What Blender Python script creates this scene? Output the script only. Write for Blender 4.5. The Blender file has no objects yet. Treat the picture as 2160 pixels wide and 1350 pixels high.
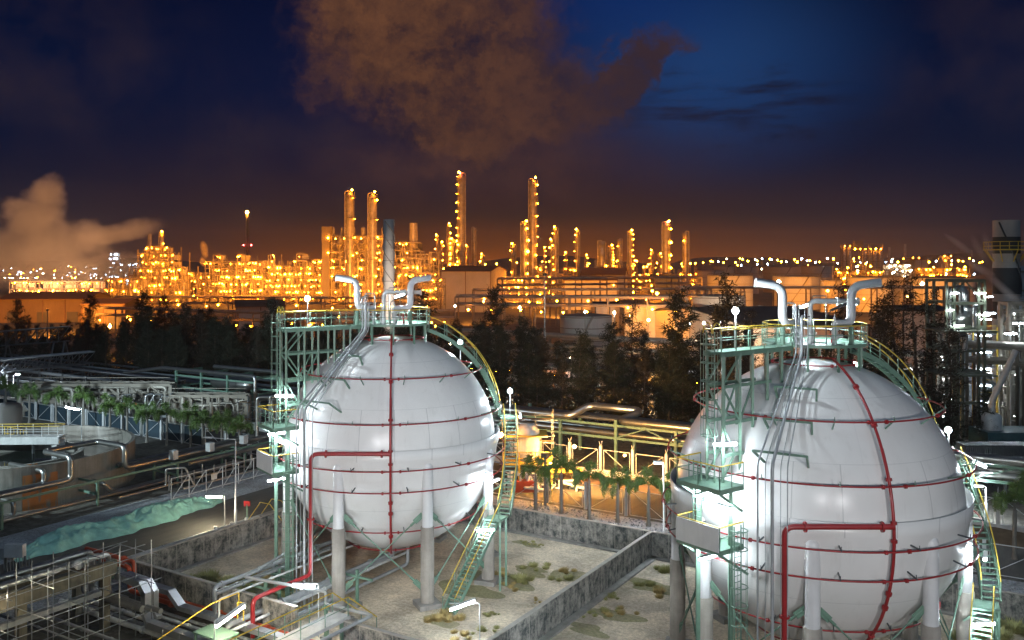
import bpy, math, random
from mathutils import Vector, Matrix
R_ = math.radians
YAW = R_(31.5); CA, SA = math.cos(YAW), math.sin(YAW)
H, F = 22.4, 1850.0                       # camera height (m), focal length in photo pixels
sc = bpy.context.scene
COL = sc.collection

# ------------------------------------------------------------------ camera
cd = bpy.data.cameras.new('camera'); cam = bpy.data.objects.new('camera', cd); COL.objects.link(cam)
cd.sensor_width = 36; cd.lens = 36 * F / 2160; cd.shift_y = -120 / 2160
cd.clip_start = 0.5; cd.clip_end = 30000
cam.location = (0, 0, H); cam.rotation_euler = (R_(90), 0, YAW); sc.camera = cam

# ------------------------------------------------------------------ render
sc.view_settings.view_transform = 'Standard'; sc.view_settings.look = 'None'
sc.view_settings.exposure = 0; sc.view_settings.gamma = 1
sc.cycles.use_denoising = True
sc.cycles.use_light_tree = True
sc.cycles.max_bounces = 5; sc.cycles.diffuse_bounces = 2; sc.cycles.glossy_bounces = 3
sc.cycles.transparent_max_bounces = 6; sc.cycles.volume_bounces = 0
sc.cycles.sample_clamp_indirect = 4
sc.cycles.caustics_reflective = False; sc.cycles.caustics_refractive = False

# ------------------------------------------------------------------ world: night sky with clouds lit from the plant
class NT:
    def __init__(s, tree): s.t = tree; s.l = tree.links
    def n(s, typ, **kw):
        nd = s.t.nodes.new(typ)
        for k, v in kw.items(): setattr(nd, k, v)
        return nd
    def put(s, sock, v):
        if hasattr(v, 'is_output') or isinstance(v, bpy.types.NodeSocket): s.l.new(v, sock)
        else: sock.default_value = v
    def m(s, op, a, b=0.0, c=0.0, clamp=False):
        nd = s.n('ShaderNodeMath', operation=op, use_clamp=clamp)
        s.put(nd.inputs[0], a); s.put(nd.inputs[1], b)
        if len(nd.inputs) > 2: s.put(nd.inputs[2], c)
        return nd.outputs[0]
    def mix(s, f, a, b, typ='MIX'):
        nd = s.n('ShaderNodeMix', data_type='RGBA', blend_type=typ)
        s.put(nd.inputs[0], f); s.put(nd.inputs[6], a); s.put(nd.inputs[7], b)
        return nd.outputs[2]
    def ramp(s, f, stops, interp='LINEAR'):
        nd = s.n('ShaderNodeValToRGB'); r = nd.color_ramp; r.interpolation = interp
        while len(r.elements) < len(stops): r.elements.new(0.5)
        for e, (p, c) in zip(r.elements, stops):
            e.position = p; e.color = (c[0], c[1], c[2], 1) if isinstance(c, tuple) else (c, c, c, 1)
        s.put(nd.inputs[0], f); return nd.outputs[0]
    def noise(s, vec, scale, detail=4, rough=.55, dist=0.0):
        nd = s.n('ShaderNodeTexNoise'); s.put(nd.inputs['Vector'], vec)
        nd.inputs['Scale'].default_value = scale; nd.inputs['Detail'].default_value = detail
        nd.inputs['Roughness'].default_value = rough; nd.inputs['Distortion'].default_value = dist
        return nd.outputs[0]
    def comb(s, x, y, z=0.0):
        nd = s.n('ShaderNodeCombineXYZ'); s.put(nd.inputs[0], x); s.put(nd.inputs[1], y); s.put(nd.inputs[2], z)
        return nd.outputs[0]

def lin(r, g, b):
    f = lambda c: (c / 255) / 12.92 if c <= 10 else ((c / 255 + .055) / 1.055) ** 2.4
    return (f(r), f(g), f(b))

w = bpy.data.worlds.new('World'); sc.world = w; w.use_nodes = True
T = NT(w.node_tree); w.node_tree.nodes.clear()
out = T.n('ShaderNodeOutputWorld'); bg = T.n('ShaderNodeBackground'); T.l.new(bg.outputs[0], out.inputs[0])
tc = T.n('ShaderNodeTexCoord')
sp = T.n('ShaderNodeSeparateXYZ'); T.l.new(tc.outputs['Generated'], sp.inputs[0])
dx, dy, dz = sp.outputs
az = T.m('ARCTAN2', T.m('ADD', T.m('MULTIPLY', dx, CA), T.m('MULTIPLY', dy, SA)),
         T.m('ADD', T.m('MULTIPLY', dx, -SA), T.m('MULTIPLY', dy, CA)))       # bearing from the heading of the big plant
el = T.m('ARCSINE', dz)
azs, els = T.m('MULTIPLY', az, 18.5), T.m('MULTIPLY', el, 18.5)               # in hundredths of the focal length
d2 = T.comb(azs, els)
wob1 = T.m('SUBTRACT', T.noise(d2, .5, 9, .7), .5)
wob2 = T.m('SUBTRACT', T.noise(T.comb(azs, els, 7.3), .5, 9, .7), .5)
fw1 = T.m('MULTIPLY', T.m('SUBTRACT', T.noise(d2, 1.7, 8, .7), .5), 1.3); fw2 = T.m('MULTIPLY', T.m('SUBTRACT', T.noise(T.comb(azs, els, 3.1), 1.7, 8, .7), .5), 1.1)
wa = T.m('ADD', T.m('ADD', azs, T.m('MULTIPLY', wob1, 2.8)), fw1); we = T.m('ADD', T.m('ADD', els, T.m('MULTIPLY', wob2, 2.3)), fw2)
def blob(cx, cy, rx, ry, rot=0, lo=.55, hi=1.15, a=None, e=None):
    a = wa if a is None else a; e = we if e is None else e
    c, s_ = math.cos(R_(rot)), math.sin(R_(rot))
    x = T.m('SUBTRACT', a, cx); y = T.m('SUBTRACT', e, cy)
    X = T.m('DIVIDE', T.m('ADD', T.m('MULTIPLY', x, c), T.m('MULTIPLY', y, s_)), rx)
    Y = T.m('DIVIDE', T.m('ADD', T.m('MULTIPLY', x, -s_), T.m('MULTIPLY', y, c)), ry)
    d = T.m('SQRT', T.m('ADD', T.m('MULTIPLY', X, X), T.m('MULTIPLY', Y, Y)))
    nd = T.n('ShaderNodeMapRange', interpolation_type='SMOOTHSTEP')
    T.put(nd.inputs[0], d); nd.inputs[1].default_value = lo; nd.inputs[2].default_value = hi
    nd.inputs[3].default_value = 1; nd.inputs[4].default_value = 0
    return nd.outputs[0]
els_n = T.m('DIVIDE', els, 7.0, clamp=True)
grad = T.ramp(els_n, [(0, lin(134, 68, 26)), (.05, lin(100, 54, 28)), (.14, lin(42, 32, 34)), (.28, lin(15, 23, 46)), (.45, lin(3, 20, 54)), (.7, lin(0, 20, 60)), (1, lin(0, 12, 50))])
side = T.ramp(els_n, [(0, lin(42, 36, 38)), (.12, lin(19, 27, 42)), (.3, lin(1, 19, 46)), (.5, lin(0, 17, 48)), (.75, lin(0, 12, 42)), (1, lin(0, 7, 34))])
sky = T.mix(blob(-.3, .5, 7.5, 6, lo=.2, hi=1.25, a=azs, e=els), side, grad)
blue = blob(4.0, 4.0, 4.0, 2.5, lo=0, hi=1.15, a=azs, e=els)
sky = T.mix(T.m('MULTIPLY', blue, .8), sky, lin(24, 62, 112) + (1,))
blue2 = blob(2.2, 5.6, 3.6, 2.0, lo=0, hi=1.1, a=azs, e=els)
sky = T.mix(T.m('MULTIPLY', blue2, .6), sky, lin(6, 44, 104) + (1,))
# dim veil clouds
veil = T.ramp(T.noise(d2, .55, 6, .6), [(.38, 0.0), (.72, 1.0)])
veil2 = T.m('MULTIPLY', veil, T.m('MAXIMUM', blob(-9.4, 3.9, 3.6, 2.2, lo=.1, hi=1.3), T.m('MAXIMUM', blob(9.0, 3.7, 1.9, 1.5, lo=.1, hi=1.2), blob(-4.6, 2.3, 3.3, 1.1, lo=.1, hi=1.2))))
sky = T.mix(T.m('MULTIPLY', veil2, .42), sky, lin(60, 46, 46) + (1,))
streak = T.ramp(T.noise(T.comb(T.m('MULTIPLY', azs, .5), T.m('MULTIPLY', els, 3.2)), .9, 5, .6), [(.45, 0.0), (.62, 1.0)])
streak = T.m('MULTIPLY', streak, blob(4.6, 3.1, 3.4, .75, lo=.3, hi=1.2))
sky = T.mix(T.m('MULTIPLY', streak, .85), sky, lin(16, 22, 44) + (1,))
# big brown cloud
big = T.m('MAXIMUM', blob(-1.7, 4.9, 2.9, 2.3, lo=.68, hi=1.1), T.m('MAXIMUM', blob(-.4, 3.4, 3.0, 1.35, lo=.6, hi=1.14), T.m('MAXIMUM', blob(2.2, 3.75, 1.9, .6, 34, lo=.55, hi=1.12), T.m('MAXIMUM', blob(3.0, 4.2, .9, .42, 30, lo=.4, hi=1.15), T.m('MULTIPLY', blob(.2, 2.3, 4.6, 1.1, lo=.1, hi=1.2), .6)))))
tex = T.m('ADD', T.m('MULTIPLY', T.noise(T.comb(T.m('MULTIPLY', wa, .8), we), .5, 8, .66), .7), T.m('MULTIPLY', T.noise(d2, 1.6, 6, .7), .3))
cc = T.mix(T.ramp(tex, [(.38, 0.0), (.62, 1.0)]), lin(46, 33, 36) + (1,), lin(108, 70, 48) + (1,))
cc = T.mix(T.m('MULTIPLY', T.ramp(T.m('DIVIDE', T.m('ADD', azs, 6), 10.0, clamp=True), [(.42, 0.0), (.85, 1.0)]), .85), cc, lin(44, 34, 44) + (1,))
sky = T.mix(T.m('MULTIPLY', big, T.ramp(tex, [(.30, .55), (.5, .95)])), sky, cc)
sky = T.mix(T.m('MULTIPLY', T.m('LESS_THAN', dz, -.01), 1.0), sky, lin(20, 16, 14) + (1,))
T.l.new(sky, bg.inputs[0]); bg.inputs[1].default_value = 1.0

# ------------------------------------------------------------------ added cool fill, like moonlight: one very soft, weak sun
sd = bpy.data.lights.new('sun', 'SUN'); sun = bpy.data.objects.new('sun', sd); COL.objects.link(sun)
sd.energy = .30; sd.angle = R_(40); sd.color = (.50, .76, 1.0)
sun.rotation_euler = (R_(38), 0, YAW + R_(20))

# ------------------------------------------------------------------ measuring helpers
def site(X, Y): return (CA * X - SA * Y, SA * X + CA * Y)
def at(px, Y): return site((px - 1080) * Y / F, Y)
def zat(py, Y): return H - (py - 555) * Y / F
def gnd(px, py, z=0.0):
    Y = (H - z) * F / (py - 555); p = at(px, Y); return (p[0], p[1], z)

# ------------------------------------------------------------------ object helpers
def tag(o, label=None, cat=None, group=None, kind=None):
    if label: o['label'] = label
    if cat: o['category'] = cat
    if group: o['group'] = group
    if kind: o['kind'] = kind
    return o
def thing(name, label, cat, loc=(0, 0, 0), rot=0.0, group=None):
    o = bpy.data.objects.new(name, None); COL.objects.link(o); o.empty_display_size = .3
    o.location = loc; o.rotation_euler = (0, 0, rot)
    return tag(o, label, cat, group)
KIDS = {}
def adopt(o, parent):
    o.parent = parent
    if parent is not None: KIDS.setdefault(parent.name, []).append(o)
    return o
def inst(name, mesh, parent=None, loc=(0, 0, 0), rot=(0, 0, 0), scale=1.0):
    o = bpy.data.objects.new(name, mesh); COL.objects.link(o)
    o.location = loc; o.rotation_euler = rot if isinstance(rot, tuple) else (0, 0, rot)
    o.scale = scale if isinstance(scale, tuple) else (scale,) * 3
    return adopt(o, parent)
def copy_tree(o, parent=None):
    c = o.copy(); COL.objects.link(c); adopt(c, parent)
    for k in KIDS.get(o.name, []): copy_tree(k, c)
    return c

class MB:
    def __init__(s): s.v = []; s.f = []; s.sm = []
    def add(s, vs, fs, smooth=False):
        b = len(s.v); s.v.extend([tuple(p) for p in vs])
        for f in fs: s.f.append(tuple(i + b for i in f)); s.sm.append(smooth)
        return s
    def box(s, c, d, rz=0.0):
        x, y, z = d[0] / 2, d[1] / 2, d[2] / 2; co, si = math.cos(rz), math.sin(rz)
        vs = [(c[0] + co * a - si * b, c[1] + si * a + co * b, c[2] + e) for e in (-z, z) for a, b in ((-x, -y), (x, -y), (x, y), (-x, y))]
        return s.add(vs, [(3, 2, 1, 0), (4, 5, 6, 7), (0, 1, 5, 4), (1, 2, 6, 5), (2, 3, 7, 6), (3, 0, 4, 7)])
    def beam(s, p, q, w_, h_=None, up=(0, 0, 1)):
        h_ = h_ or w_; p, q = Vector(p), Vector(q); d = (q - p)
        if d.length < 1e-6: return s
        d.normalize(); u = Vector(up)
        if abs(d.dot(u)) > .98: u = Vector((1, 0, 0)) if abs(d.x) < .9 else Vector((0, 1, 0))
        a = d.cross(u).normalized(); b = a.cross(d).normalized()
        vs = [e + a * i * w_ / 2 + b * j * h_ / 2 for e in (p, q) for i, j in ((-1, -1), (1, -1), (1, 1), (-1, 1))]
        return s.add(vs, [(3, 2, 1, 0), (4, 5, 6, 7), (0, 1, 5, 4), (1, 2, 6, 5), (2, 3, 7, 6), (3, 0, 4, 7)])
    def cyl(s, p, q, r, n=8, r2=None, cap=True):
        r2 = r if r2 is None else r2; p, q = Vector(p), Vector(q); d = (q - p).normalized()
        u = Vector((0, 0, 1)) if abs(d.z) < .95 else Vector((1, 0, 0))
        a = d.cross(u).normalized(); b = a.cross(d)
        cs = [(math.cos(2 * math.pi * i / n), math.sin(2 * math.pi * i / n)) for i in range(n)]
        vs = [p + (a * x + b * y) * r for x, y in cs] + [q + (a * x + b * y) * r2 for x, y in cs]
        s.add(vs, [(i, (i + 1) % n, n + (i + 1) % n, n + i) for i in range(n)], True)
        if cap: s.add(vs, [tuple(range(n - 1, -1, -1)), tuple(range(n, 2 * n))])
        return s
    def tube(s, pts, r, n=8, closed=False):
        P = [Vector(p) for p in pts]; N = len(P); rings = []
        d0 = (P[1] - P[0]).normalized(); u = Vector((0, 0, 1)) if abs(d0.z) < .9 else Vector((1, 0, 0))
        for i in range(N):
            if closed: d = (P[(i + 1) % N] - P[i - 1])
            else: d = P[min(i + 1, N - 1)] - P[max(i - 1, 0)]
            d.normalize(); u = (u - d * u.dot(d))
            if u.length < 1e-5: u = d.orthogonal()
            u.normalize(); b = d.cross(u)
            rings.append([P[i] + (u * math.cos(2 * math.pi * k / n) + b * math.sin(2 * math.pi * k / n)) * r for k in range(n)])
        vs = [p for rg in rings for p in rg]; fs = []
        for i in range(N if closed else N - 1):
            j = (i + 1) % N
            for k in range(n): fs.append((i * n + k, i * n + (k + 1) % n, j * n + (k + 1) % n, j * n + k))
        s.add(vs, fs, True)
        if not closed: s.add(vs, [tuple(range(n - 1, -1, -1)), tuple(range((N - 1) * n, N * n))])
        return s
    def pipe(s, pts, r, n=8, bend=None, seg=4):
        """tube along a polyline with rounded elbows"""
        bend = bend if bend is not None else r * 2.2
        P = [Vector(p) for p in pts]; o = [P[0]]
        for i in range(1, len(P) - 1):
            a, b, c = P[i - 1], P[i], P[i + 1]; l = min(bend, (a - b).length * .45, (c - b).length * .45)
            p, q = b + (a - b).normalized() * l, b + (c - b).normalized() * l
            for k in range(seg + 1):
                t = k / seg; o.append(p * (1 - t) ** 2 + b * 2 * t * (1 - t) + q * t * t)
        o.append(P[-1]); return s.tube(o, r, n)
    def lathe(s, prof, n=24, c=(0, 0, 0), a0=0.0, a1=360.0, smooth=True):
        full = abs(a1 - a0 - 360) < 1e-6; m_ = n if full else n + 1; k = len(prof); vs = []
        for i in range(m_):
            a = R_(a0 + (a1 - a0) * i / n); ca, sa = math.cos(a), math.sin(a)
            vs += [(c[0] + r * ca, c[1] + r * sa, c[2] + z) for r, z in prof]
        fs = []
        for i in range(n):
            j = (i + 1) % m_
            for t in range(k - 1): fs.append((i * k + t, i * k + t + 1, j * k + t + 1, j * k + t))
        return s.add(vs, fs, smooth)
    def ring(s, c, R, r, n=64, m_=6, a0=0.0, a1=360.0):
        full = abs(a1 - a0 - 360) < 1e-6
        pts = [(c[0] + R * math.cos(R_(a0 + (a1 - a0) * i / n)), c[1] + R * math.sin(R_(a0 + (a1 - a0) * i / n)), c[2]) for i in range(n if full else n + 1)]
        return s.tube(pts, r, m_, full)
    def prism(s, poly, z0, z1):
        n = len(poly); vs = [(x, y, z0) for x, y in poly] + [(x, y, z1) for x, y in poly]
        s.add(vs, [tuple(range(n - 1, -1, -1)), tuple(range(n, 2 * n))] + [(i, (i + 1) % n, n + (i + 1) % n, n + i) for i in range(n)]); return s
    def quad(s, a, b, c, d, smooth=False): return s.add([a, b, c, d], [(0, 1, 2, 3)], smooth)
    def mesh(s, name, mat):
        me = bpy.data.meshes.new(name); me.from_pydata(s.v, [], s.f)
        me.polygons.foreach_set('use_smooth', s.sm); me.materials.append(mat); me.update()
        return me
    def build(s, name, mat, parent=None, label=None, loc=(0, 0, 0), rot=0.0):
        o = inst(name, s.mesh(name, mat), parent, loc, rot)
        if label: o['label'] = label
        return o

# ------------------------------------------------------------------ materials
M = {}
def mat(name, col, rough=.5, metal=0.0, var=.25, vscale=1.5, dark=None, streak=0.0, bump=0.0, bscale=20, spec=.5, rust=0.0):
    m_ = bpy.data.materials.new(name); m_.use_nodes = True; t = NT(m_.node_tree)
    b = m_.node_tree.nodes['Principled BSDF']; tcn = t.n('ShaderNodeTexCoord'); co = tcn.outputs['Object']
    b.inputs['Roughness'].default_value = rough; b.inputs['Metallic'].default_value = metal
    b.inputs['Specular IOR Level'].default_value = spec
    dk = dark or tuple(c * (1 - var) for c in col)
    f = t.noise(co, vscale, 5, .6)
    c = t.mix(t.ramp(f, [(.3, 0.0), (.7, 1.0)]), dk + (1,), col + (1,))
    if streak:
        mp = t.n('ShaderNodeMapping'); mp.inputs['Scale'].default_value = (2.2, 2.2, .12); t.l.new(co, mp.inputs[0])
        g = t.ramp(t.noise(mp.outputs[0], 2.0, 5, .65), [(.45, 0.0), (.75, 1.0)])
        c = t.mix(t.m('MULTIPLY', g, streak), c, tuple(x * .35 for x in col) + (1,))
    if rust:
        g = t.ramp(t.noise(co, vscale * 2.3, 6, .7), [(.58, 0.0), (.72, 1.0)])
        c = t.mix(t.m('MULTIPLY', g, rust), c, (.16, .06, .02, 1))
    t.l.new(c, b.inputs['Base Color'])
    if bump:
        bn = t.n('ShaderNodeBump'); bn.inputs['Strength'].default_value = bump
        t.l.new(t.noise(co, bscale, 4, .6), bn.inputs['Height']); t.l.new(bn.outputs[0], b.inputs['Normal'])
    M[name] = m_; return m_
def glow(name, col, strength):
    m_ = bpy.data.materials.new(name); m_.use_nodes = True; t = m_.node_tree; t.nodes.clear()
    o = t.nodes.new('ShaderNodeOutputMaterial'); e = t.nodes.new('ShaderNodeEmission')
    e.inputs[0].default_value = col + (1,); e.inputs[1].default_value = strength
    t.links.new(e.outputs[0], o.inputs[0]); M[name] = m_; return m_
mat('green_steel', (.17, .29, .215), .45, vscale=3, rust=.15)
mat('yellow_paint', (.72, .50, .06), .45, vscale=3)
mat('red_paint', (.36, .025, .028), .35, vscale=2)
mat('red_orange_paint', (.55, .085, .03), .4, vscale=2)
mat('grey_pipe', (.42, .44, .45), .38, .2, vscale=2)
mat('white_pipe', (.66, .67, .66), .4, vscale=2)
mat('galvanised', (.42, .44, .46), .35, .85, vscale=4)
mat('cladding', (.50, .49, .46), .32, .9, vscale=1.2)
mat('dark_steel', (.10, .11, .12), .5, .3, vscale=2)
mat('concrete', (.36, .34, .31), .85, var=.4, vscale=1.2, streak=.35, bump=.25)
mat('white_concrete', (.62, .62, .6), .8, vscale=1.5, streak=.3)
mat('plant_steel', (.28, .24, .185), .5, .2, vscale=.4)
mat('plant_pipe', (.50, .45, .37), .4, .3, var=.45, vscale=.5)
mat('plant_wall', (.52, .48, .42), .7, vscale=.1, streak=.25)
mat('plant_dark', (.12, .11, .10), .7, vscale=.2)
mat('tank_paint', (.60, .58, .54), .6, vscale=.08, streak=.25)
mat('timber', (.28, .17, .08), .8)
mat('dull_red', (.3, .1, .07), .6)
SOD = (1.0, .27, .009); WHT = (.80, .92, 1.0); WRM = (1.0, .80, .50)
glow('sodium', SOD, 330); glow('sodium_bright', (1.0, .38, .04), 600)
glow('sodium_flood', (1.0, .44, .08), 6500); glow('crown_tube', WHT, 1300); glow('dim_tube', WHT, 110); glow('far_white', WHT, 45); glow('white_lamp', WHT, 1100); glow('white_tube', WHT, 230); glow('warm_tube', (1.0, .88, .60), 400)
glow('warm_lamp', WRM, 110); glow('red_beacon', (1.0, .06, .05), 60); glow('blue_lamp', (.55, .75, 1.0), 70)
def lathe_mesh(name, prof, mat_, n=12): return MB().lathe(prof, n).mesh(name, mat_)
def octa(name, mat_):
    return MB().add([(1, 0, 0), (0, 1, 0), (-1, 0, 0), (0, -1, 0), (0, 0, 1), (0, 0, -1)],
                    [(0, 1, 4), (1, 2, 4), (2, 3, 4), (3, 0, 4), (1, 0, 5), (2, 1, 5), (3, 2, 5), (0, 3, 5)], True).mesh(name, mat_)
BULB = {k: octa('lamp', M[k]) for k in ('sodium', 'sodium_bright', 'sodium_flood', 'far_white', 'white_lamp', 'warm_lamp', 'red_beacon', 'blue_lamp')}
def bulb(parent, loc, r, kind='sodium', name='lamp'): return inst(name, BULB[kind], parent, loc, 0.0, r)
# ================================================================== the two gas spheres
BULB_R = MB().lathe([(.001, -1), (.5, -.87), (.87, -.5), (1, 0), (.87, .5), (.5, .87), (.001, 1)], 12).mesh("lamp_globe", M["white_lamp"])
RS, ZC = 7.5, 9.6
# painted shell with weld seams and a few runs of dirt (marks of the paint itself)
def shell_mat(name, seams):
    m_ = bpy.data.materials.new(name); m_.use_nodes = True; t = NT(m_.node_tree); b = m_.node_tree.nodes['Principled BSDF']
    co = t.n('ShaderNodeTexCoord').outputs['Object']; s_ = t.n('ShaderNodeSeparateXYZ'); t.l.new(co, s_.inputs[0]); x, y, z = s_.outputs
    ang = t.m('ARCTAN2', y, x)
    seg = t.m('ABSOLUTE', t.m('SUBTRACT', t.m('FRACT', t.m('MULTIPLY', ang, 20 / (2 * math.pi))), .5))
    rad = t.m('SQRT', t.m('ADD', t.m('MULTIPLY', x, x), t.m('MULTIPLY', y, y)))
    mer = t.m('LESS_THAN', t.m('MULTIPLY', t.m('MULTIPLY', seg, rad), 2 * math.pi / 20), .025)
    seg2 = t.m('ABSOLUTE', t.m('SUBTRACT', t.m('FRACT', t.m('MULTIPLY', ang, 10 / (2 * math.pi))), .5))
    mer2 = t.m('LESS_THAN', t.m('MULTIPLY', t.m('MULTIPLY', seg2, rad), 2 * math.pi / 10), .015)
    belt = t.m('MULTIPLY', t.m('GREATER_THAN', z, ZC), t.m('LESS_THAN', z, ZC + 3.2))
    hor = t.m('MAXIMUM', t.m('LESS_THAN', t.m('ABSOLUTE', t.m('SUBTRACT', z, ZC + 3.2)), .015), t.m('MAXIMUM', t.m('LESS_THAN', t.m('ABSOLUTE', t.m('SUBTRACT', z, ZC - 3.4)), .02), t.m('LESS_THAN', t.m('ABSOLUTE', t.m('SUBTRACT', z, ZC + 6.0)), .015)))
    base = t.mix(t.ramp(t.noise(co, .35, 5, .6), [(.3, 0.0), (.7, 1.0)]), (.74, .73, .71, 1), (.82, .81, .79, 1))
    wn = t.n('ShaderNodeTexWhiteNoise', noise_dimensions='2D'); t.l.new(t.comb(t.m('FLOOR', t.m('MULTIPLY', ang, 20 / (2 * math.pi))), t.m('FLOOR', t.m('DIVIDE', t.m('SUBTRACT', z, ZC), 3.2))), wn.inputs['Vector'])
    base = t.mix(t.m('MULTIPLY', wn.outputs[0], .05), base, (.5, .5, .49, 1))
    mp = t.n('ShaderNodeMapping'); mp.inputs['Scale'].default_value = (1.3, 1.3, .1); t.l.new(co, mp.inputs[0])
    g = t.ramp(t.noise(mp.outputs[0], 1.6, 6, .7), [(.55, 0.0), (.85, 1.0)])
    base = t.mix(t.m('MULTIPLY', g, .34), base, (.36, .34, .30, 1))
    g2 = t.ramp(t.noise(mp.outputs[0], 4.5, 6, .75), [(.66, 0.0), (.78, 1.0)]); base = t.mix(t.m('MULTIPLY', g2, .35), base, (.40, .30, .20, 1))
    base = t.mix(t.m('MULTIPLY', t.m('MULTIPLY', mer, belt), .32 * seams), base, (.16, .16, .17, 1))
    base = t.mix(t.m('MULTIPLY', t.m('MULTIPLY', mer2, t.m('GREATER_THAN', z, ZC + 3.2)), .18), base, (.4, .4, .4, 1))
    base = t.mix(t.m('MULTIPLY', hor, .3), base, (.4, .4, .4, 1))
    t.l.new(base, b.inputs['Base Color']); b.inputs['Roughness'].default_value = .27; b.inputs['Specular IOR Level'].default_value = .3
    bn = t.n('ShaderNodeBump'); bn.inputs['Strength'].default_value = .06; t.l.new(t.noise(co, .9, 2, .5), bn.inputs['Height']); t.l.new(bn.outputs[0], b.inputs['Normal'])
    return m_
M['shell'] = shell_mat('shell_paint', 1.0)
M['column_paint'] = mat('column_paint', (.72, .72, .72), .4, var=.1, streak=.15)
M['casing'] = mat('casing', (.42, .38, .33), .85, var=.35, vscale=1.0, streak=.4, bump=.2)

def pol(az_, r, z=0.0, t=0.0):
    """bearing az (deg, 0 = towards the viewer, + = right), radius, height, sideways shift"""
    a = R_(az_); return (r * math.sin(a) + t * math.cos(a), -r * math.cos(a) + t * math.sin(a), z)
def surf(r, extra=0.0): q = (RS + extra) ** 2 - r * r; return ZC + math.sqrt(max(q, 0))
def sweep(mb, pts, r, n=6): return mb.tube(pts, r, n)

def ladder(mb, base, top_z, az_, w_=.25, step=.3):
    a = R_(az_); ex, ey = math.cos(a) * w_, math.sin(a) * w_
    for s in (-1, 1): mb.beam((base[0] + s * ex, base[1] + s * ey, base[2]), (base[0] + s * ex, base[1] + s * ey, top_z), .06)
    z = base[2] + .2
    while z < top_z: mb.cyl((base[0] - ex, base[1] - ey, z), (base[0] + ex, base[1] + ey, z), .02, 4); z += step
def cage(mb, c, az_, z0, z1, r=.42, step=.9):
    a = R_(az_); z = z0
    def p(th, z): x, y = r * math.cos(th), r * math.sin(th); return (c[0] + x * math.cos(a) + y * math.sin(a), c[1] + x * math.sin(a) - y * math.cos(a), z)
    ths = [math.pi * (-.15 + 1.3 * k / 8) for k in range(9)]
    while z <= z1 + .01: mb.tube([p(t, z) for t in ths], .03, 4); z += step
    for t in ths[::2]: mb.beam(p(t, z0), p(t, z1), .05, .02)
def stair(parent, path, width, mt, mr, step=.22):
    """open stair along a centre line: treads, two stringers, two handrails with posts"""
    P = [Vector(p) for p in path]; tr, st, rl, ps = MB(), MB(), MB(), MB()
    L, R2 = [], []
    for i, p in enumerate(P):
        d = P[min(i + 1, len(P) - 1)] - P[max(i - 1, 0)]; d.z = 0; d.normalize(); n = Vector((-d.y, d.x, 0))
        L.append(p + n * width / 2); R2.append(p - n * width / 2)
    for side in (L, R2):
        st = MB()
        for a, b in zip(side, side[1:]): st.beam(a, b, .06, .26)
        st.build('stringer', mt, parent)
        top = [p + Vector((0, 0, 1.05)) for p in side]; rl.tube(top, .035, 6)
        mid = [p + Vector((0, 0, .55)) for p in side]; ps.tube(mid, .02, 4)
        acc = 0
        for i in range(len(side)):
            if i == 0 or acc > 1.25 or i == len(side) - 1: ps.cyl(side[i], top[i], .028, 5); acc = 0
            if i + 1 < len(side): acc += (side[i + 1] - side[i]).length
    z = P[0].z + step
    for a, b in zip(P, P[1:]):
        h = b.z - a.z; n_ = max(1, round(abs(h) / step)); d = (b - a); d.z = 0; ang = math.atan2(d.y, d.x)
        for k in range(n_):
            q = a.lerp(b, (k + .5) / n_); tr.box((q.x, q.y, q.z + .02), (.26, width - .06, .045), ang)
    tr.build('treads', mt, parent); rl.build('handrail', mr, parent); ps.build('rail_posts', mt, parent)

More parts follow.
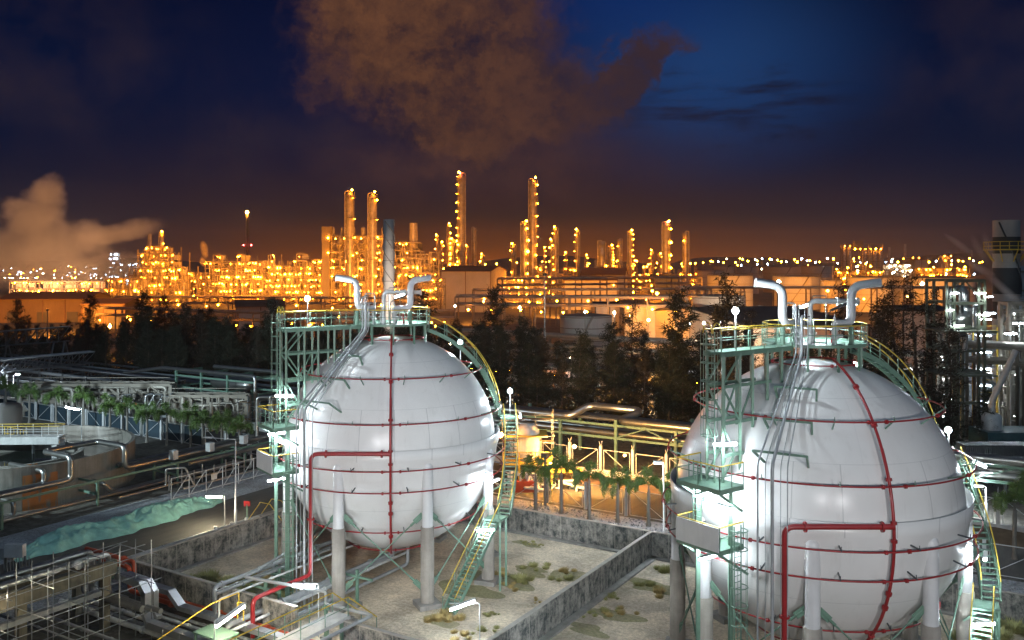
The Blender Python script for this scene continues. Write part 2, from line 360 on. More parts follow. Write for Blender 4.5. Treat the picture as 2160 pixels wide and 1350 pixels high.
def make_sphere():
    root = thing('gas_sphere', '', 'gas tank', (0, 0, 0), YAW, 'spherical gas tanks on columns')
    G, Yl, Rd = M['green_steel'], M['yellow_paint'], M['red_paint']
    up = [(.001, ZC + RS)] + [(RS * math.cos(R_(l)), ZC + RS * math.sin(R_(l))) for l in range(88, 1, -2)] + [(RS, ZC + .1)]
    MB().lathe(up[::-1], 128).build('upper_shell', M['shell'], root)
    R2 = RS + .15
    lo = [(RS - .02, ZC + .22), (R2 + .10, ZC + .24), (R2 + .15, ZC + .72), (R2 + .19, ZC + .72), (R2 + .15, ZC - .0), (R2, ZC - .45)] + [(R2 * math.cos(R_(l)), ZC + R2 * math.sin(R_(l))) for l in range(-6, -90, -3)] + [(.001, ZC - R2)]
    MB().lathe(lo[::-1], 128).build('lower_shell', M['shell'], root, 'lower white bowl with a raised rim at the girth')
    # columns, casings, pedestals, bracing
    AZ0 = 3.0; RC = 7.5
    c = pol(0, RC); up_ = MB().lathe([(.36, 5.1), (.36, 9.0), (.34, 9.2), (.26, 9.35), (.12, 9.44), (.001, 9.46)], 20, c).mesh('column', M['column_paint'])
    ca_ = MB().lathe([(.45, .3), (.44, 5.2), (.37, 5.22)], 20, c).mesh('concrete_casing', M['casing'])
    pe_ = MB().prism([(c[0] - .75, c[1] - .75), (c[0] + .75, c[1] - .75), (c[0] + .75, c[1] + .75), (c[0] - .75, c[1] + .75)], -.1, .32).mesh('pedestal', M['concrete'])
    def rod(a, b, za, zb):
        mb = MB(); p = Vector(pol(a, RC, za)); q = Vector(pol(b, RC, zb)); d = (q - p).normalized()
        mb.cyl(p + d * .4, q - d * .4, .045, 6)
        for e, s in ((p, 1), (q, -1)):
            w0 = e + d * s * .42; w1 = e + d * s * 1.15
            mb.beam(w0, w1, .05, .34, up=(d.x, d.y, 0.01)); mb.cyl(w1 - d * s * .1, w1 + d * s * .35, .085, 6)
        return mb
    r1 = rod(22.5, 67.5, 6.3, .9).mesh('brace_rod', G); r2 = rod(67.5, 22.5, 6.3, .9).mesh('brace_rod', G)
    for k in range(8):
        rz = R_(AZ0 + 22.5 + 45 * k)
        col = inst('column', up_, root, rot=rz); inst('concrete_casing', ca_, col); inst('pedestal', pe_, col)
        inst('brace_rod', r1, root, rot=R_(AZ0 + 45 * k)); inst('brace_rod', r2, root, rot=R_(AZ0 + 45 * k), loc=(0, 0, .0))
    # red water-spray rings with brackets
    for lam, so, rr in ((73, .2, .04), (38.5, .8, .045), (17, .8, .045), (-3.5, .75, .045), (-13.5, .75, .045), (-38.5, .5, .045), (-66, .3, .045)):
        rg = RS + so; rad = rg * math.cos(R_(lam)); z = ZC + rg * math.sin(R_(lam)); mb = MB().ring((0, 0, z), rad, rr, 96, 6)
        for a in (3, 11, 45, 93, 150, 210, 265, 320):
            p = pol(a, rad, z); q = pol(a + 57.3 * .12 / rad, rad, z); mb.cyl(p, q, rr + .06, 8)
        ring = mb.build('spray_ring', Rd, root)
        if abs(lam) < 50:
            bk = MB(); p = pol(0, rad + .02, z); n = Vector(pol(0, math.cos(R_(lam)), math.sin(R_(lam))))
            bk.beam(Vector(p) + n * .06 + Vector((0, 0, .05)), Vector(p) - n * so + Vector((0, 0, .05)), .05, .07); bk.cyl(Vector(p), Vector(p) + Vector((.0, 0, .24)), .022, 5)
            bm = bk.mesh('bracket', M['dark_steel'] if lam < 0 else G)
            for k in range(14): inst('bracket', bm, ring, rot=R_(AZ0 + 12 + 360 / 14 * k))
    # riser and header of the spray water
    az_r = 7.0; mb = MB()
    mb.tube([pol(az_r, (RS + .5) * math.cos(R_(l)), ZC + (RS + .5) * math.sin(R_(l))) for l in range(74, 0, -3)], .07, 8)
    mb.tube([pol(az_r, (RS + .5) * math.cos(R_(l)), ZC + (RS + .5) * math.sin(R_(l))) for l in range(30, -68, -3)], .08, 8)
    for l in (55, 38, 19, 5, -1, -20, -26, -42):
        p = Vector(pol(az_r, (RS + .5) * math.cos(R_(l)), ZC + (RS + .5) * math.sin(R_(l)))); q = Vector(pol(az_r, (RS + .5) * math.cos(R_(l + 1)), ZC + (RS + .5) * math.sin(R_(l + 1)))); mb.cyl(p, q, .15, 10)
    mb.build('spray_riser', Rd, root)
    hx, hy = pol(az_r, RS + .5)[:2]; mb = MB()
    vd = Vector((-.5225, -.853, 0))
    e = Vector((-4.1, hy, 2.5)) + vd * 4.8
    mb.pipe([(hx, hy, 10.2), (-4.1, hy, 10.2), (-4.1, hy, 2.5), e, (e.x, e.y, .2)], .135, 10, .45)
    mb.cyl((hx - .6, hy, 10.2), (hx - .5, hy, 10.2), .25, 10); mb.cyl((-3.2, hy, 10.2), (-3.1, hy, 10.2), .25, 10); mb.cyl((-4.1, hy, 6.1), (-4.1, hy, 6.0), .25, 10)
    mb.build('water_header', Rd, root)
    # crown platform
    PZ = 18.0
    MB().lathe([(.6, PZ - .06), (2.75, PZ - .06), (2.75, PZ + .1), (2.7, PZ + .1), (2.7, PZ), (.6, PZ)][::-1], 48, smooth=False).build('crown_deck', G, root)
    lg = MB().beam(pol(0, 2.5, PZ - .06), pol(0, 2.5, surf(2.5) - .03), .12).mesh('deck_post', G)
    for k in range(10): inst('deck_post', lg, root, rot=R_(36 * k + 10))
    MB().ring((0, 0, PZ + 1.1), 2.72, .035, 48, 6).build('crown_top_rail', Yl, root)
    mb = MB().ring((0, 0, PZ + .6), 2.72, .025, 48, 5)
    for k in range(16): mb.cyl(pol(22.5 * k + 4, 2.72, PZ), pol(22.5 * k + 4, 2.72, PZ + 1.1), .03, 5)
    mb.build('crown_rail_posts', G, root)
    # catwalk on trestles, out to the ladder tower
    AT = -53.1
    mb = MB(); mb.prism([pol(AT, r, 0, t)[:2] for r, t in ((2.6, -.5), (8.45, -.5), (8.45, .5), (2.6, .5))], PZ - .05, PZ + .02)
    for t in (-.5, .5): mb.beam(pol(AT, 2.6, PZ - .1, t), pol(AT, 8.5, PZ - .1, t), .08, .26)
    mb.build('catwalk_deck', G, root)
    mb, ps = MB(), MB()
    for t in (-.5, .5):
        mb.cyl(pol(AT, 2.7, PZ + 1.1, t), pol(AT, 8.5, PZ + 1.1, t), .035, 6); ps.cyl(pol(AT, 2.7, PZ + .6, t), pol(AT, 8.5, PZ + .6, t), .025, 5)
        for k in range(6): ps.cyl(pol(AT, 2.8 + 1.12 * k, PZ, t), pol(AT, 2.8 + 1.12 * k, PZ + 1.1, t), .03, 5)
        mb.tube([pol(AT, 8.5 + .0 * k, PZ + .9 + .55 * math.sin(math.pi * k / 8), t * .6 + .28 * math.cos(math.pi * k / 8) * (1 if t > 0 else 1)) for k in range(9)], .035, 5)
    mb.build('catwalk_top_rail', Yl, root); ps.build('catwalk_rail_posts', G, root)
    for t in (-.5, .5):
        mb = MB(); rs = [3.6, 4.8, 6.0, 7.0, 8.3]
        zs = [surf(r) - .02 if r < 7.3 else 11.6 for r in rs]; zs[3] = 12.0
        for r, z in zip(rs, zs): mb.beam(pol(AT, r, PZ - .1, t), pol(AT, r, z, t), .13)
        for zz in (16.3, 14.5, 12.9):
            rr = [r for r, z in zip(rs, zs) if z < zz - .2]
            if len(rr) > 1: mb.beam(pol(AT, rr[0] - .3, zz, t), pol(AT, rr[-1], zz, t), .1, .16)
        mb.beam(pol(AT, 8.3, 16.3, t), pol(AT, 7.0, 14.5, t), .08); mb.beam(pol(AT, 8.3, 16.4, t), pol(AT, 7.0, 17.8, t), .08)
        mb.beam(pol(AT, 8.3, 14.4, t), pol(AT, 7.4, 12.9, t), .08); mb.beam(pol(AT, 6.0, 16.3, t), pol(AT, 7.0, 14.5, t), .08); mb.beam(pol(AT, 8.3, 11.8, t), pol(AT, 7.4, 12.9, t), .08)
        mb.build('trestle', G, root)
    mb = MB(); ladder(mb, pol(AT, 8.62, 11.6), PZ + 1.0, AT); cage(mb, pol(AT, 8.72, 0), AT, 13.9, PZ + 1.0); mb.build('upper_ladder', G, root)
    for zf, nm in ((11.6, 'upper_landing'), (8.7, 'lower_landing')):
        mb = MB(); q = [(7.8, -1.35), (9.55, -1.35), (9.55, 1.35), (7.8, 1.35)]
        mb.prism([pol(AT, r, 0, t)[:2] for r, t in q], zf - .05, zf)
        for (a, b) in zip(q, q[1:] + q[:1]): mb.beam(pol(AT, a[0], zf - .12, a[1]), pol(AT, b[0], zf - .12, b[1]), .08, .24)
        for t in (-1.2, 1.2): mb.beam(pol(AT, 9.5, zf - .2, t), pol(AT, 7.3, zf - 1.6, t), .12)
        dk = mb.build(nm, G, root)
        mb, ps = MB(), MB()
        for (a, b) in ((q[0], q[1]), (q[1], q[2]), (q[2], q[3])):
            mb.cyl(pol(AT, a[0], zf + 1.1, a[1]), pol(AT, b[0], zf + 1.1, b[1]), .035, 6); ps.cyl(pol(AT, a[0], zf + .6, a[1]), pol(AT, b[0], zf + .6, b[1]), .025, 5)
            for k in range(3):
                f = k / 2; r, t = a[0] + (b[0] - a[0]) * f, a[1] + (b[1] - a[1]) * f; ps.cyl(pol(AT, r, zf, t), pol(AT, r, zf + 1.1, t), .03, 5)
        mb.build('top_rail', Yl, dk); ps.build('rail_posts', G, dk)
        if zf < 10:
            MB().beam(pol(AT, 9.62, zf + .5, -1.35), pol(AT, 9.62, zf + .5, 1.35), .05, 1.15).build('side_panel', M['column_paint'], dk, 'plain white panel closing the outer side')
    mb = MB(); ladder(mb, pol(AT, 8.9, 8.7, -.6), 12.6, AT); mb.build('middle_ladder', G, root)
    mb = MB(); ladder(mb, pol(AT, 8.55, 0, 1.6), 9.8, AT + 90); cage(mb, pol(AT, 8.55, 0, 1.68), AT + 90, 2.4, 9.6); mb.build('lower_ladder', G, root)
    for t in (1.05, -1.0): MB().beam(pol(AT, 8.4, 0, t), pol(AT, 8.4, 11.6, t), .2).build('tower_post', G, root)
    # conduits and drop pipes down the front-left of the shell
    for dt, r_, nm in ((-.55, .05, 'drop_pipe'), (-.25, .018, 'conduit'), (.02, .085, 'drop_pipe'), (.34, .018, 'conduit'), (.6, .03, 'conduit')):
        a = -31; t0 = dt * .5
        MB().pipe(([pol(a, 2.3, 20.1, t0), pol(a, 3.0, 20.1, t0)] if abs(dt) > .1 and r_ < .08 and dt < .5 else [pol(a, 2.4, 19.6, t0), pol(a, 2.95, 19.6, t0)]) + [pol(a, 2.95, 17.7, t0), pol(a, 8.95, 13.0, dt * 1.2), pol(a, 8.95, .2, dt * 1.2)], r_, 8, .35).build(nm, M['grey_pipe'], root)
    for r, l in ((4.9, .9), (6.6, 1.0), (8.2, 1.1)):
        mb = MB(); z = 17.85 - (r - 3.0) / 5.95 * 4.85 - .2; q = min(r + .6, 7.1)
        mb.beam(pol(-31, r, z, -l), pol(-31, r, z, l * 1.3), .1)
        for t in (-l, l * 1.3):
            P_ = Vector(pol(-31, r, z, t)); Q_ = P_ - Vector((0, 0, ZC)); mb.beam(P_, Vector((0, 0, ZC)) + Q_.normalized() * (RS - .03) + Vector((0, 0, -.15)), .1)
        mb.build('pipe_support', G, root)
    # relief valves and the two goose-neck vents
    W_ = M['white_pipe']
    for sx, nm in ((-1, 'l'), (1, 'r')):
        vx, vy = (-2.25, -1.65) if sx < 0 else (1.5, -1.45); qx, qy = (-1.15, -1.05) if sx < 0 else (.42, -1.95)
        mb = MB(); mb.pipe([(qx, qy, 19.15), (vx, vy, 19.15), (vx, vy, 21.15), (vx + sx * 1.25, vy - .15, 21.35)], .23, 14, .62, 6)
        mb.cyl((vx + sx * 1.2, vy - .15, 21.33), (vx + sx * 1.5, vy - .17, 21.37), .23, 14, .25)
        v = mb.build('vent_pipe', M['column_paint'], root)
        MB().cyl((vx, vy, 18.0), (vx, vy, 19.0), .14, 10).build('vent_support', G, v)
        mb = MB(); mb.lathe([(.2, 0), (.2, .06), (.12, .08), (.12, .35), (.2, .37), (.2, .43), (.15, .45), (.17, .8), (.2, .82), (.2, .9), (.13, .95), (.13, 1.25), (.07, 1.3), (.07, 1.5), (.03, 1.55), (.03, 1.7), (.001, 1.7)], 14, (qx, qy, 18.0))
        mb.cyl((qx, qy, 18.55), (qx + .35 * sx, qy - .2, 18.55), .1, 10); mb.build('relief_valve', W_, root)
    mb = MB(); mb.pipe([(-.5, -.8, 18.0), (-.5, -.8, 20.35), (2.2, -.6, 20.3)], .15, 10, .4); mb.cyl((1.0, -.7, 20.33), (1.1, -.7, 20.33), .22, 10); mb.cyl((2.1, -.6, 20.3), (2.22, -.6, 20.3), .22, 10); mb.build('crown_pipe', W_, root)
    mb = MB(); mb.pipe([(-.2, -.3, 18), (-.2, -.3, 20.6), (.6, -.2, 20.6), (.6, -.2, 18)], .035, 6, .1); mb.pipe([(-1.9, -.4, 18), (-1.9, -.4, 20.2), (-1.2, -.4, 20.2), (-1.2, -.4, 18)], .05, 6, .1); mb.build('instrument_lines', M['grey_pipe'], root)
    for (x, y) in ((.2, .6), (-.9, .5), (.9, -.3)):
        mb = MB(); mb.cyl((x, y, 18), (x, y, 18.7), .08, 8); mb.box((x, y, 18.45), (.28, .28, .12)); mb.lathe([(.02, 0), (.16, .02), (.16, .05), (.02, .06)], 10, (x, y, 18.72)); mb.build('hand_valve', Rd if x > .5 else W_, root)
    # stair: straight flight, flight round the girth, flight up over the shoulder
    s1 = adopt(thing('lower_stair', None, None), root); stair(s1, [Vector((4.7, -8.0, 0)).lerp(Vector((7.5, -3.5, 4.85)), k / 12) for k in range(13)], .95, G, Yl)
    MB().prism([pol(66, r, 0, t)[:2] for r, t in ((7.75, -.7), (9.0, -.7), (9.0, .7), (7.75, .7))], 4.75, 4.85).build('stair_landing', G, root)
    s2 = adopt(thing('girth_stair', None, None), root); stair(s2, [pol(70 + 31 * k / 24, 8.7, 4.85 + 6.0 * k / 24) for k in range(25)], .9, G, Yl)
    MB().prism([pol(104, r, 0, t)[:2] for r, t in ((8.0, -.6), (9.2, -.6), (9.2, .7), (8.0, .7))], 10.78, 10.88).build('stair_landing', G, root)
    s3 = adopt(thing('shoulder_stair', None, None), root); stair(s3, [pol(106, 8.15 * math.cos(R_(9 + 62 * k / 24)), ZC + 8.15 * math.sin(R_(9 + 62 * k / 24)) + .15) for k in range(25)], .8, G, Yl)
    for a, r, z in ((66, 8.3, 4.75), (80, 8.7, 7.0), (92, 8.7, 9.2), (104, 8.6, 10.8)): MB().beam(pol(a, r, z - .1), pol(a, 7.35, z - .9), .1).build('stair_bracket', G, root)
    for t in (-.5, .5): MB().beam(pol(66, 8.9, 0, t), pol(66, 8.9, 4.75, t), .14).build('stair_post', G, root)
    # pipe from drain nozzle below, small drain tray
    mb = MB(); mb.pipe([(0, 0, 2.2), (0, 0, 1.0), (-1.9, -3.1, 1.0), (-6.1, -9.9, 1.0)], .24, 12, .5); mb.pipe([(1.2, -.4, 2.4), (1.2, -.4, .6), (-5.0, -10.4, .6)], .12, 8, .4); mb.pipe([(-.9, .3, 2.4), (-.9, .3, .8), (-6.8, -9.3, .8)], .1, 8, .3)
    mb.cyl((-3.2, -5.2, 1.0), (-3.35, -5.45, 1.0), .4, 12); mb.build('drain_pipe', M['grey_pipe'], root)
    mb = MB(); mb.lathe([(.01, 0), (.25, .02), (.25, .4), (.1, .5), (.1, .8), (.01, .8)], 10, (-3.0, -4.6, .7)); mb.box((-3.0, -4.6, 1.0), (.5, .3, .3)); mb.build('drain_valve', M['red_orange_paint'], root)
    # lamps
    def tube(p, a, tilt=0.0, L=1.15, post=None):
        d = Vector((math.cos(R_(a)) * math.cos(R_(tilt)), math.sin(R_(a)) * math.cos(R_(tilt)), math.sin(R_(tilt)))) * L / 2; p = Vector(p)
        t_ = MB().cyl(p - d, p + d, .07, 8).build('tube_lamp', M['crown_tube' if post else 'white_tube'], root)
        mb = MB().beam(p - d * 1.05 + Vector((0, 0, .11)), p + d * 1.05 + Vector((0, 0, .11)), .2, .05)
        if post: mb.pipe([p + Vector((0, 0, .12)) - d, Vector(post) + Vector((0, 0, p.z - post[2])), post], .025, 5, .1)
        mb.build('lamp_housing', M['white_pipe'], t_)
    tube((.5, 2.3, 20.0), 20, 15, 1.2, (-.5, 2.1, 18.0))
    tube(pol(AT, 8.6, 10.9, -.4), 40); tube(pol(AT, 8.9, 10.6, .9), -50); tube(pol(AT, 8.8, 7.9, 0), 37); tube(pol(AT, 8.6, 13.6, .9), 10)
    tube(pol(64, 8.35, 7.4), 60); tube(pol(57, 8.3, 4.3), 10); tube(pol(92, 9.35, 11.2), 90)
    for (x, y, z0, z1) in ((-5.3, -3.75, 18.0, 19.85), (8.6, 2.35, 10.8, 12.6), (4.63, 5.87, 14.2, 16.0)):
        mb = MB().cyl((x, y, z0), (x, y, z1), .045, 6); p = mb.build('lamp_pole', M['white_pipe'], root)
        inst('lamp_globe', BULB_R, p, (x, y, z1 + .12), scale=.17)
    mb = MB(); mb.pipe([(.1, -1.6, 18.0), (.1, -1.6, 19.6), (.5, -1.4, 19.9)], .03, 5, .1); mb.beam((.4, -1.45, 19.85), (1.5, -1.0, 20.25), .2, .08); mb.build('unlit_lamp', M['dark_steel'], root)
    return root

SPH = {}
SPH['left'] = make_sphere(); SPH['left'].location = site(-8.75, 64) + (0,)
SPH['right'] = copy_tree(SPH['left']); SPH['right'].location = site(16.7, 48.5) + (0,)
SPH['left']['label'] = 'whole white gas sphere with red spray rings, the smaller one, all its columns in view'
SPH['right']['label'] = 'larger white gas sphere at right, its column feet cut off by the lower edge'
# ================================================================== ground, roads, bund
def ground_mat():
    m_ = bpy.data.materials.new('ground_soil'); m_.use_nodes = True; t = NT(m_.node_tree); b = m_.node_tree.nodes['Principled BSDF']
    co = t.n('ShaderNodeTexCoord').outputs['Object']
    c = t.mix(t.ramp(t.noise(co, .08, 6, .65), [(.35, 0.0), (.65, 1.0)]), (.05, .045, .035, 1), (.13, .115, .09, 1))
    c = t.mix(t.ramp(t.noise(co, 1.6, 5, .7), [(.45, 0.0), (.6, .5)]), c, (.2, .19, .17, 1))
    t.l.new(c, b.inputs['Base Color']); b.inputs['Roughness'].default_value = .95
    return m_
def gravel_mat(name, c1, c2, moss, mcol=(.16, .13, .035)):
    m_ = bpy.data.materials.new(name); m_.use_nodes = True; t = NT(m_.node_tree); b = m_.node_tree.nodes['Principled BSDF']
    co = t.n('ShaderNodeTexCoord').outputs['Object']
    fine = t.noise(co, 4.5, 4, .85); big = t.noise(co, .35, 6, .62)
    c = t.mix(t.ramp(fine, [(.40, 0.0), (.60, 1.0)]), c1 + (1,), c2 + (1,))
    c = t.mix(t.m('MULTIPLY', t.ramp(big, [(.42, 0.0), (.62, 1.0)]), .45), c, (.16, .13, .10, 1))
    c = t.mix(t.m('MULTIPLY', t.ramp(t.noise(co, .23, 6, .72, .6), [(.56, 0.0), (.7, 1.0)]), moss), c, mcol + (1,))
    c = t.mix(t.m('MULTIPLY', t.ramp(t.noise(co, 2.8, 4, .7), [(.66, 0.0), (.72, 1.0)]), .7), c, (.06, .05, .04, 1))
    t.l.new(c, b.inputs['Base Color']); b.inputs['Roughness'].default_value = .95
    bn = t.n('ShaderNodeBump'); bn.inputs['Strength'].default_value = .6; bn.inputs['Distance'].default_value = .06; t.l.new(t.noise(co, 11, 3, .7), bn.inputs['Height']); t.l.new(bn.outputs[0], b.inputs['Normal'])
    return m_
def asphalt_mat():
    m_ = bpy.data.materials.new('asphalt'); m_.use_nodes = True; t = NT(m_.node_tree); b = m_.node_tree.nodes['Principled BSDF']
    co = t.n('ShaderNodeTexCoord').outputs['Object']
    mp = t.n('ShaderNodeMapping'); mp.inputs['Scale'].default_value = (1, .18, 1); t.l.new(co, mp.inputs[0])
    c = t.mix(t.ramp(t.noise(mp.outputs[0], 1.2, 6, .65), [(.3, 0.0), (.7, 1.0)]), (.055, .052, .047, 1), (.11, .10, .088, 1))
    c = t.mix(t.ramp(t.noise(co, 30, 2, .6), [(.4, 0.0), (.8, .4)]), c, (.2, .19, .18, 1))
    t.l.new(c, b.inputs['Base Color']); b.inputs['Roughness'].default_value = .85
    return m_
def bund_mat(name, c0):
    m_ = bpy.data.materials.new(name); m_.use_nodes = True; t = NT(m_.node_tree); b = m_.node_tree.nodes['Principled BSDF']
    co = t.n('ShaderNodeTexCoord').outputs['Object']; s_ = t.n('ShaderNodeSeparateXYZ'); t.l.new(co, s_.inputs[0]); along = t.m('ADD', s_.outputs[0], s_.outputs[1]); z = s_.outputs[2]
    v = t.comb(along, t.m('MULTIPLY', z, .8))
    g = t.m('ADD', t.m('MULTIPLY', t.noise(t.comb(t.m('MULTIPLY', along, 1.0), t.m('MULTIPLY', z, .12)), 2.2, 6, .7), .28), t.m('MULTIPLY', t.noise(v, 1.6, 7, .8), .76))
    c = t.mix(t.ramp(g, [(.44, 0.0), (.60, 1.0)]), c0 + (1,), (.045, .055, .055, 1))
    jn = t.m('LESS_THAN', t.m('ABSOLUTE', t.m('SUBTRACT', t.m('FRACT', t.m('MULTIPLY', along, 1 / 2.4)), .5)), .014)
    c = t.mix(t.m('MULTIPLY', jn, .6), c, (.42, .39, .34, 1))
    t.l.new(c, b.inputs['Base Color']); b.inputs['Roughness'].default_value = .9
    bn = t.n('ShaderNodeBump'); bn.inputs['Strength'].default_value = .2; t.l.new(t.noise(co, 12, 4, .6), bn.inputs['Height']); t.l.new(bn.outputs[0], b.inputs['Normal'])
    return m_
M['soil'] = ground_mat(); M['asphalt'] = asphalt_mat()
M['gravel'] = gravel_mat('gravel', (.56, .46, .33), (.86, .73, .55), .4)
M['gravel_mossy'] = gravel_mat('gravel_mossy', (.22, .20, .18), (.38, .35, .31), .95, (.13, .125, .025))
M['gravel_grey'] = gravel_mat('gravel_grey', (.26, .27, .28), (.55, .56, .58), .35)
M['bund'] = bund_mat('bund_concrete', (.36, .34, .30)); M['cap'] = mat('cap_concrete', (.5, .46, .4), .85, var=.3)

def sheet(name, poly, z, m_, kind='structure'):
    mb = MB(); mb.add([(x, y, 0) for x, y in poly], [tuple(range(len(poly)))]); o = mb.build(name, m_, None, loc=(0, 0, z)); tag(o, kind=kind); return o
B = 9000
sheet('ground', [(-B, -B), (B, -B), (B, B), (-B, B)], 0, M['soil'])
U0, U1, U2, V0, V1 = -54.2, -25.9, 3.5, 37.8, 62.6        # bund: left wall, divider, right wall, front and back
sheet('gravel_bed', [(U0, V0), (U1, V0), (U1, V1), (U0, V1)], .02, M['gravel'])
sheet('gravel_bed', [(U1, V0), (U2, V0), (U2, V1), (U1, V1)], .02, M['gravel'])
sheet('gravel_verge', [(-59.9, V1 + .3), (40, V1 + .3), (40, 71.2), (-59.9, 71.2)], .012, M['gravel_grey'])
sheet('gravel_shoulder', [(-60, 20), (U0 - .2, 20), (U0 - .2, V1 + .3), (-60, V1 + .3)], .012, M['gravel_grey'])
sheet('gravel_shoulder', [(-73, 25), (-66.4, 25), (-66.4, 70), (-73, 70)], .008, M['gravel_grey'])
sheet('road', [(-66.3, 10), (-60, 10), (-60, 71.0), (-66.3, 71.0)], .016, M['asphalt'])
sheet('service_road', [(-120, 72.0), (60, 72.0), (60, 79.5), (-120, 79.5)], .016, M['asphalt'])

def bwall(a, b, label, h=1.9, t=.22):
    o = thing('bund_wall', label, 'wall', (a[0], a[1], 0), math.atan2(b[1] - a[1], b[0] - a[0])); L = math.hypot(b[0] - a[0], b[1] - a[1])
    MB().box((L / 2, 0, h / 2 - .1), (L, t, h + .2)).build('wall', M['bund'], o)
    MB().box((L / 2, 0, h + .05), (L, t + .06, .05)).build('coping', M['cap'], o)
    MB().box((L / 2, -t / 2 - .25, .06), (L, .5, .16)).build('footing', M['concrete'], o)
    return o
bwall((U0, V1), (U1 - .12, V1), 'stained concrete containment wall behind the smaller sphere, gravel verge with dry tufts on top')
bwall((U1 + .12, V1), (U2, V1), 'dark stained concrete wall running behind the larger sphere')
bwall((U1, V0 + .12), (U1, V1 - .12), 'dark streaked divider wall on the gravel between the two spheres')
bwall((U0, V0 + .12), (U0, V1 - .12), 'concrete containment wall beside the asphalt road, lighter where the steps climb it')
bwall((U0, V0), (-38.2, V0), 'dark concrete wall between the red ground pipes and the mossy gravel')
bwall((-34.5, V0), (U1 - .12, V0), 'short concrete wall below the footbridge end, at the lower edge')

def patch(name, cx, cy, rx, ry, z, m_, seed):
    r = random.Random(seed); ph = [r.uniform(0, 6.28) for _ in range(5)]; pts = []
    for k in range(72):
        a = 2 * math.pi * k / 72; q = 1 + sum(.16 / (i + 1) * 1.6 * math.sin((i + 2) * a + ph[i]) for i in range(5)); pts.append((cx + rx * q * math.cos(a), cy + ry * q * math.sin(a)))
    sheet(name, pts, z, m_)
M['moss'] = gravel_mat('moss_ground', (.27, .25, .12), (.44, .39, .22), .45, (.20, .19, .06))
for k, (px, py, rx, ry) in enumerate([(470, 1240, 4.2, 2.0), (560, 1232, 2.6, 1.6), (395, 1228, 1.6, 1.0), (1050, 1222, 2.4, 1.5), (985, 1245, 2.0, 1.4), (1120, 1205, 1.5, .8), (1195, 1215, 1.5, .9), (1385, 1240, 1.8, 1.2), (1300, 1300, 1.5, .9), (930, 1310, 1.2, .8), (1240, 1330, 1.4, .7), (1110, 1148, 1.2, .5)]):
    x, y, _ = gnd(px, py); x = min(max(x, U0 + 4.8), 2) if k < 3 else x; patch('grass_ground', x, y, rx, ry, .026 + .001 * k, M['moss'], k)
# ================================================================== near field: lamps, pipes, road side, racks, palms, fences
rnd = random.Random(7)
from mathutils import noise
def lamp_head(root, p, a, L=1.2, kind='white_tube', tilt=0.0, r=.08):
    d = Vector((math.cos(a) * math.cos(tilt), math.sin(a) * math.cos(tilt), math.sin(tilt))) * L / 2; p = Vector(p)
    t_ = MB().cyl(p - d, p + d, r, 8).build('tube_lamp', M[kind], root)
    MB().beam(p - d * 1.05 + Vector((0, 0, r + .05)), p + d * 1.05 + Vector((0, 0, r + .05)), r * 3, .06).build('lamp_housing', M['white_pipe'], t_)
def post_lamp(label, base, h, a, L=1.2, kind='white_tube', tilt=0.0, arm=.25, group=None, name='tube_lamp_post', r=.08):
    root = thing(name, label, 'lamp post', base, 0, group); ca, sa = math.cos(a), math.sin(a)
    MB().pipe([(0, 0, 0), (0, 0, h + .12), (ca * (arm + L), sa * (arm + L), h + .12)], .04, 6, .12).build('post', M['white_pipe'], root)
    lamp_head(root, (ca * (arm + L / 2), sa * (arm + L / 2), h), a, L, kind, tilt, r); return root
A_L = YAW + math.pi          # pointing to the left of the picture
post_lamp('lit tube lamp on a thin post at the gravel edge of the asphalt road', gnd(474, 1113), 2.6, A_L, 1.3, 'warm_tube')
post_lamp('lit tube lamp on a post beside the divider wall, at the lower edge', gnd(1012, 1372), 2.6, A_L, 1.5, 'white_tube', -.35)
p = gnd(693, 1275, 0); post_lamp('lit tube lamp over the grey pipes right of the red water pipe', at(672, 52.5) + (0,), 3.1, A_L, 1.3, 'white_tube')
p = at(482, 46.5); post_lamp('slanting lit tube lamp over the pipe trench near the lower left corner', (p[0] - .5, p[1] - .5, 0), 3.4, YAW + 1.0, 1.9, 'warm_tube', .25, .1)
post_lamp('lit tube lamp on the clarifier bridge railing', at(172, 96.5) + (2.2,), 4.2, A_L, 1.5, 'white_tube', .2)
def mast(label, base, h, arm_a, lit, arm=1.2, name='street_lamp'):
    root = thing(name, label, 'street lamp', base); ca, sa = math.cos(arm_a), math.sin(arm_a)
    MB().lathe([(.12, 0), (.12, 1.3), (.08, 1.32), (.05, h)], 10).build('mast', M['white_pipe'], root)
    MB().pipe([(0, 0, h - .05), (0, 0, h + .1), (ca * arm, sa * arm, h + .25)], .03, 6, .2).build('arm', M['white_pipe'], root)
    hd = MB().beam((ca * arm, sa * arm, h + .27), (ca * (arm + .7), sa * (arm + .7), h + .3), .26, .12).build('lamp_head', M['white_pipe'], root)
    if lit: MB().beam((ca * (arm + .05), sa * (arm + .05), h + .17), (ca * (arm + .65), sa * (arm + .65), h + .2), .2, .06).build('lamp_lens', M['white_lamp'], hd)
    return root
mast('tall grey street lamp, unlit, beside the asphalt road', gnd(497, 1107), 7.2, A_L, False, 2.0)
mast('thin white lamp mast on the gravel verge, just left of the larger sphere', gnd(1400, 1160), 6.6, A_L, True, .1)
mast('lit street lamp behind the stair of the larger sphere', gnd(2080, 1092), 2.6, A_L, True, .3)
p = at(28, 150); mast('lit street lamp far left among the pipe racks', p + (0,), zat(792, 150), A_L + math.pi, True, .4)

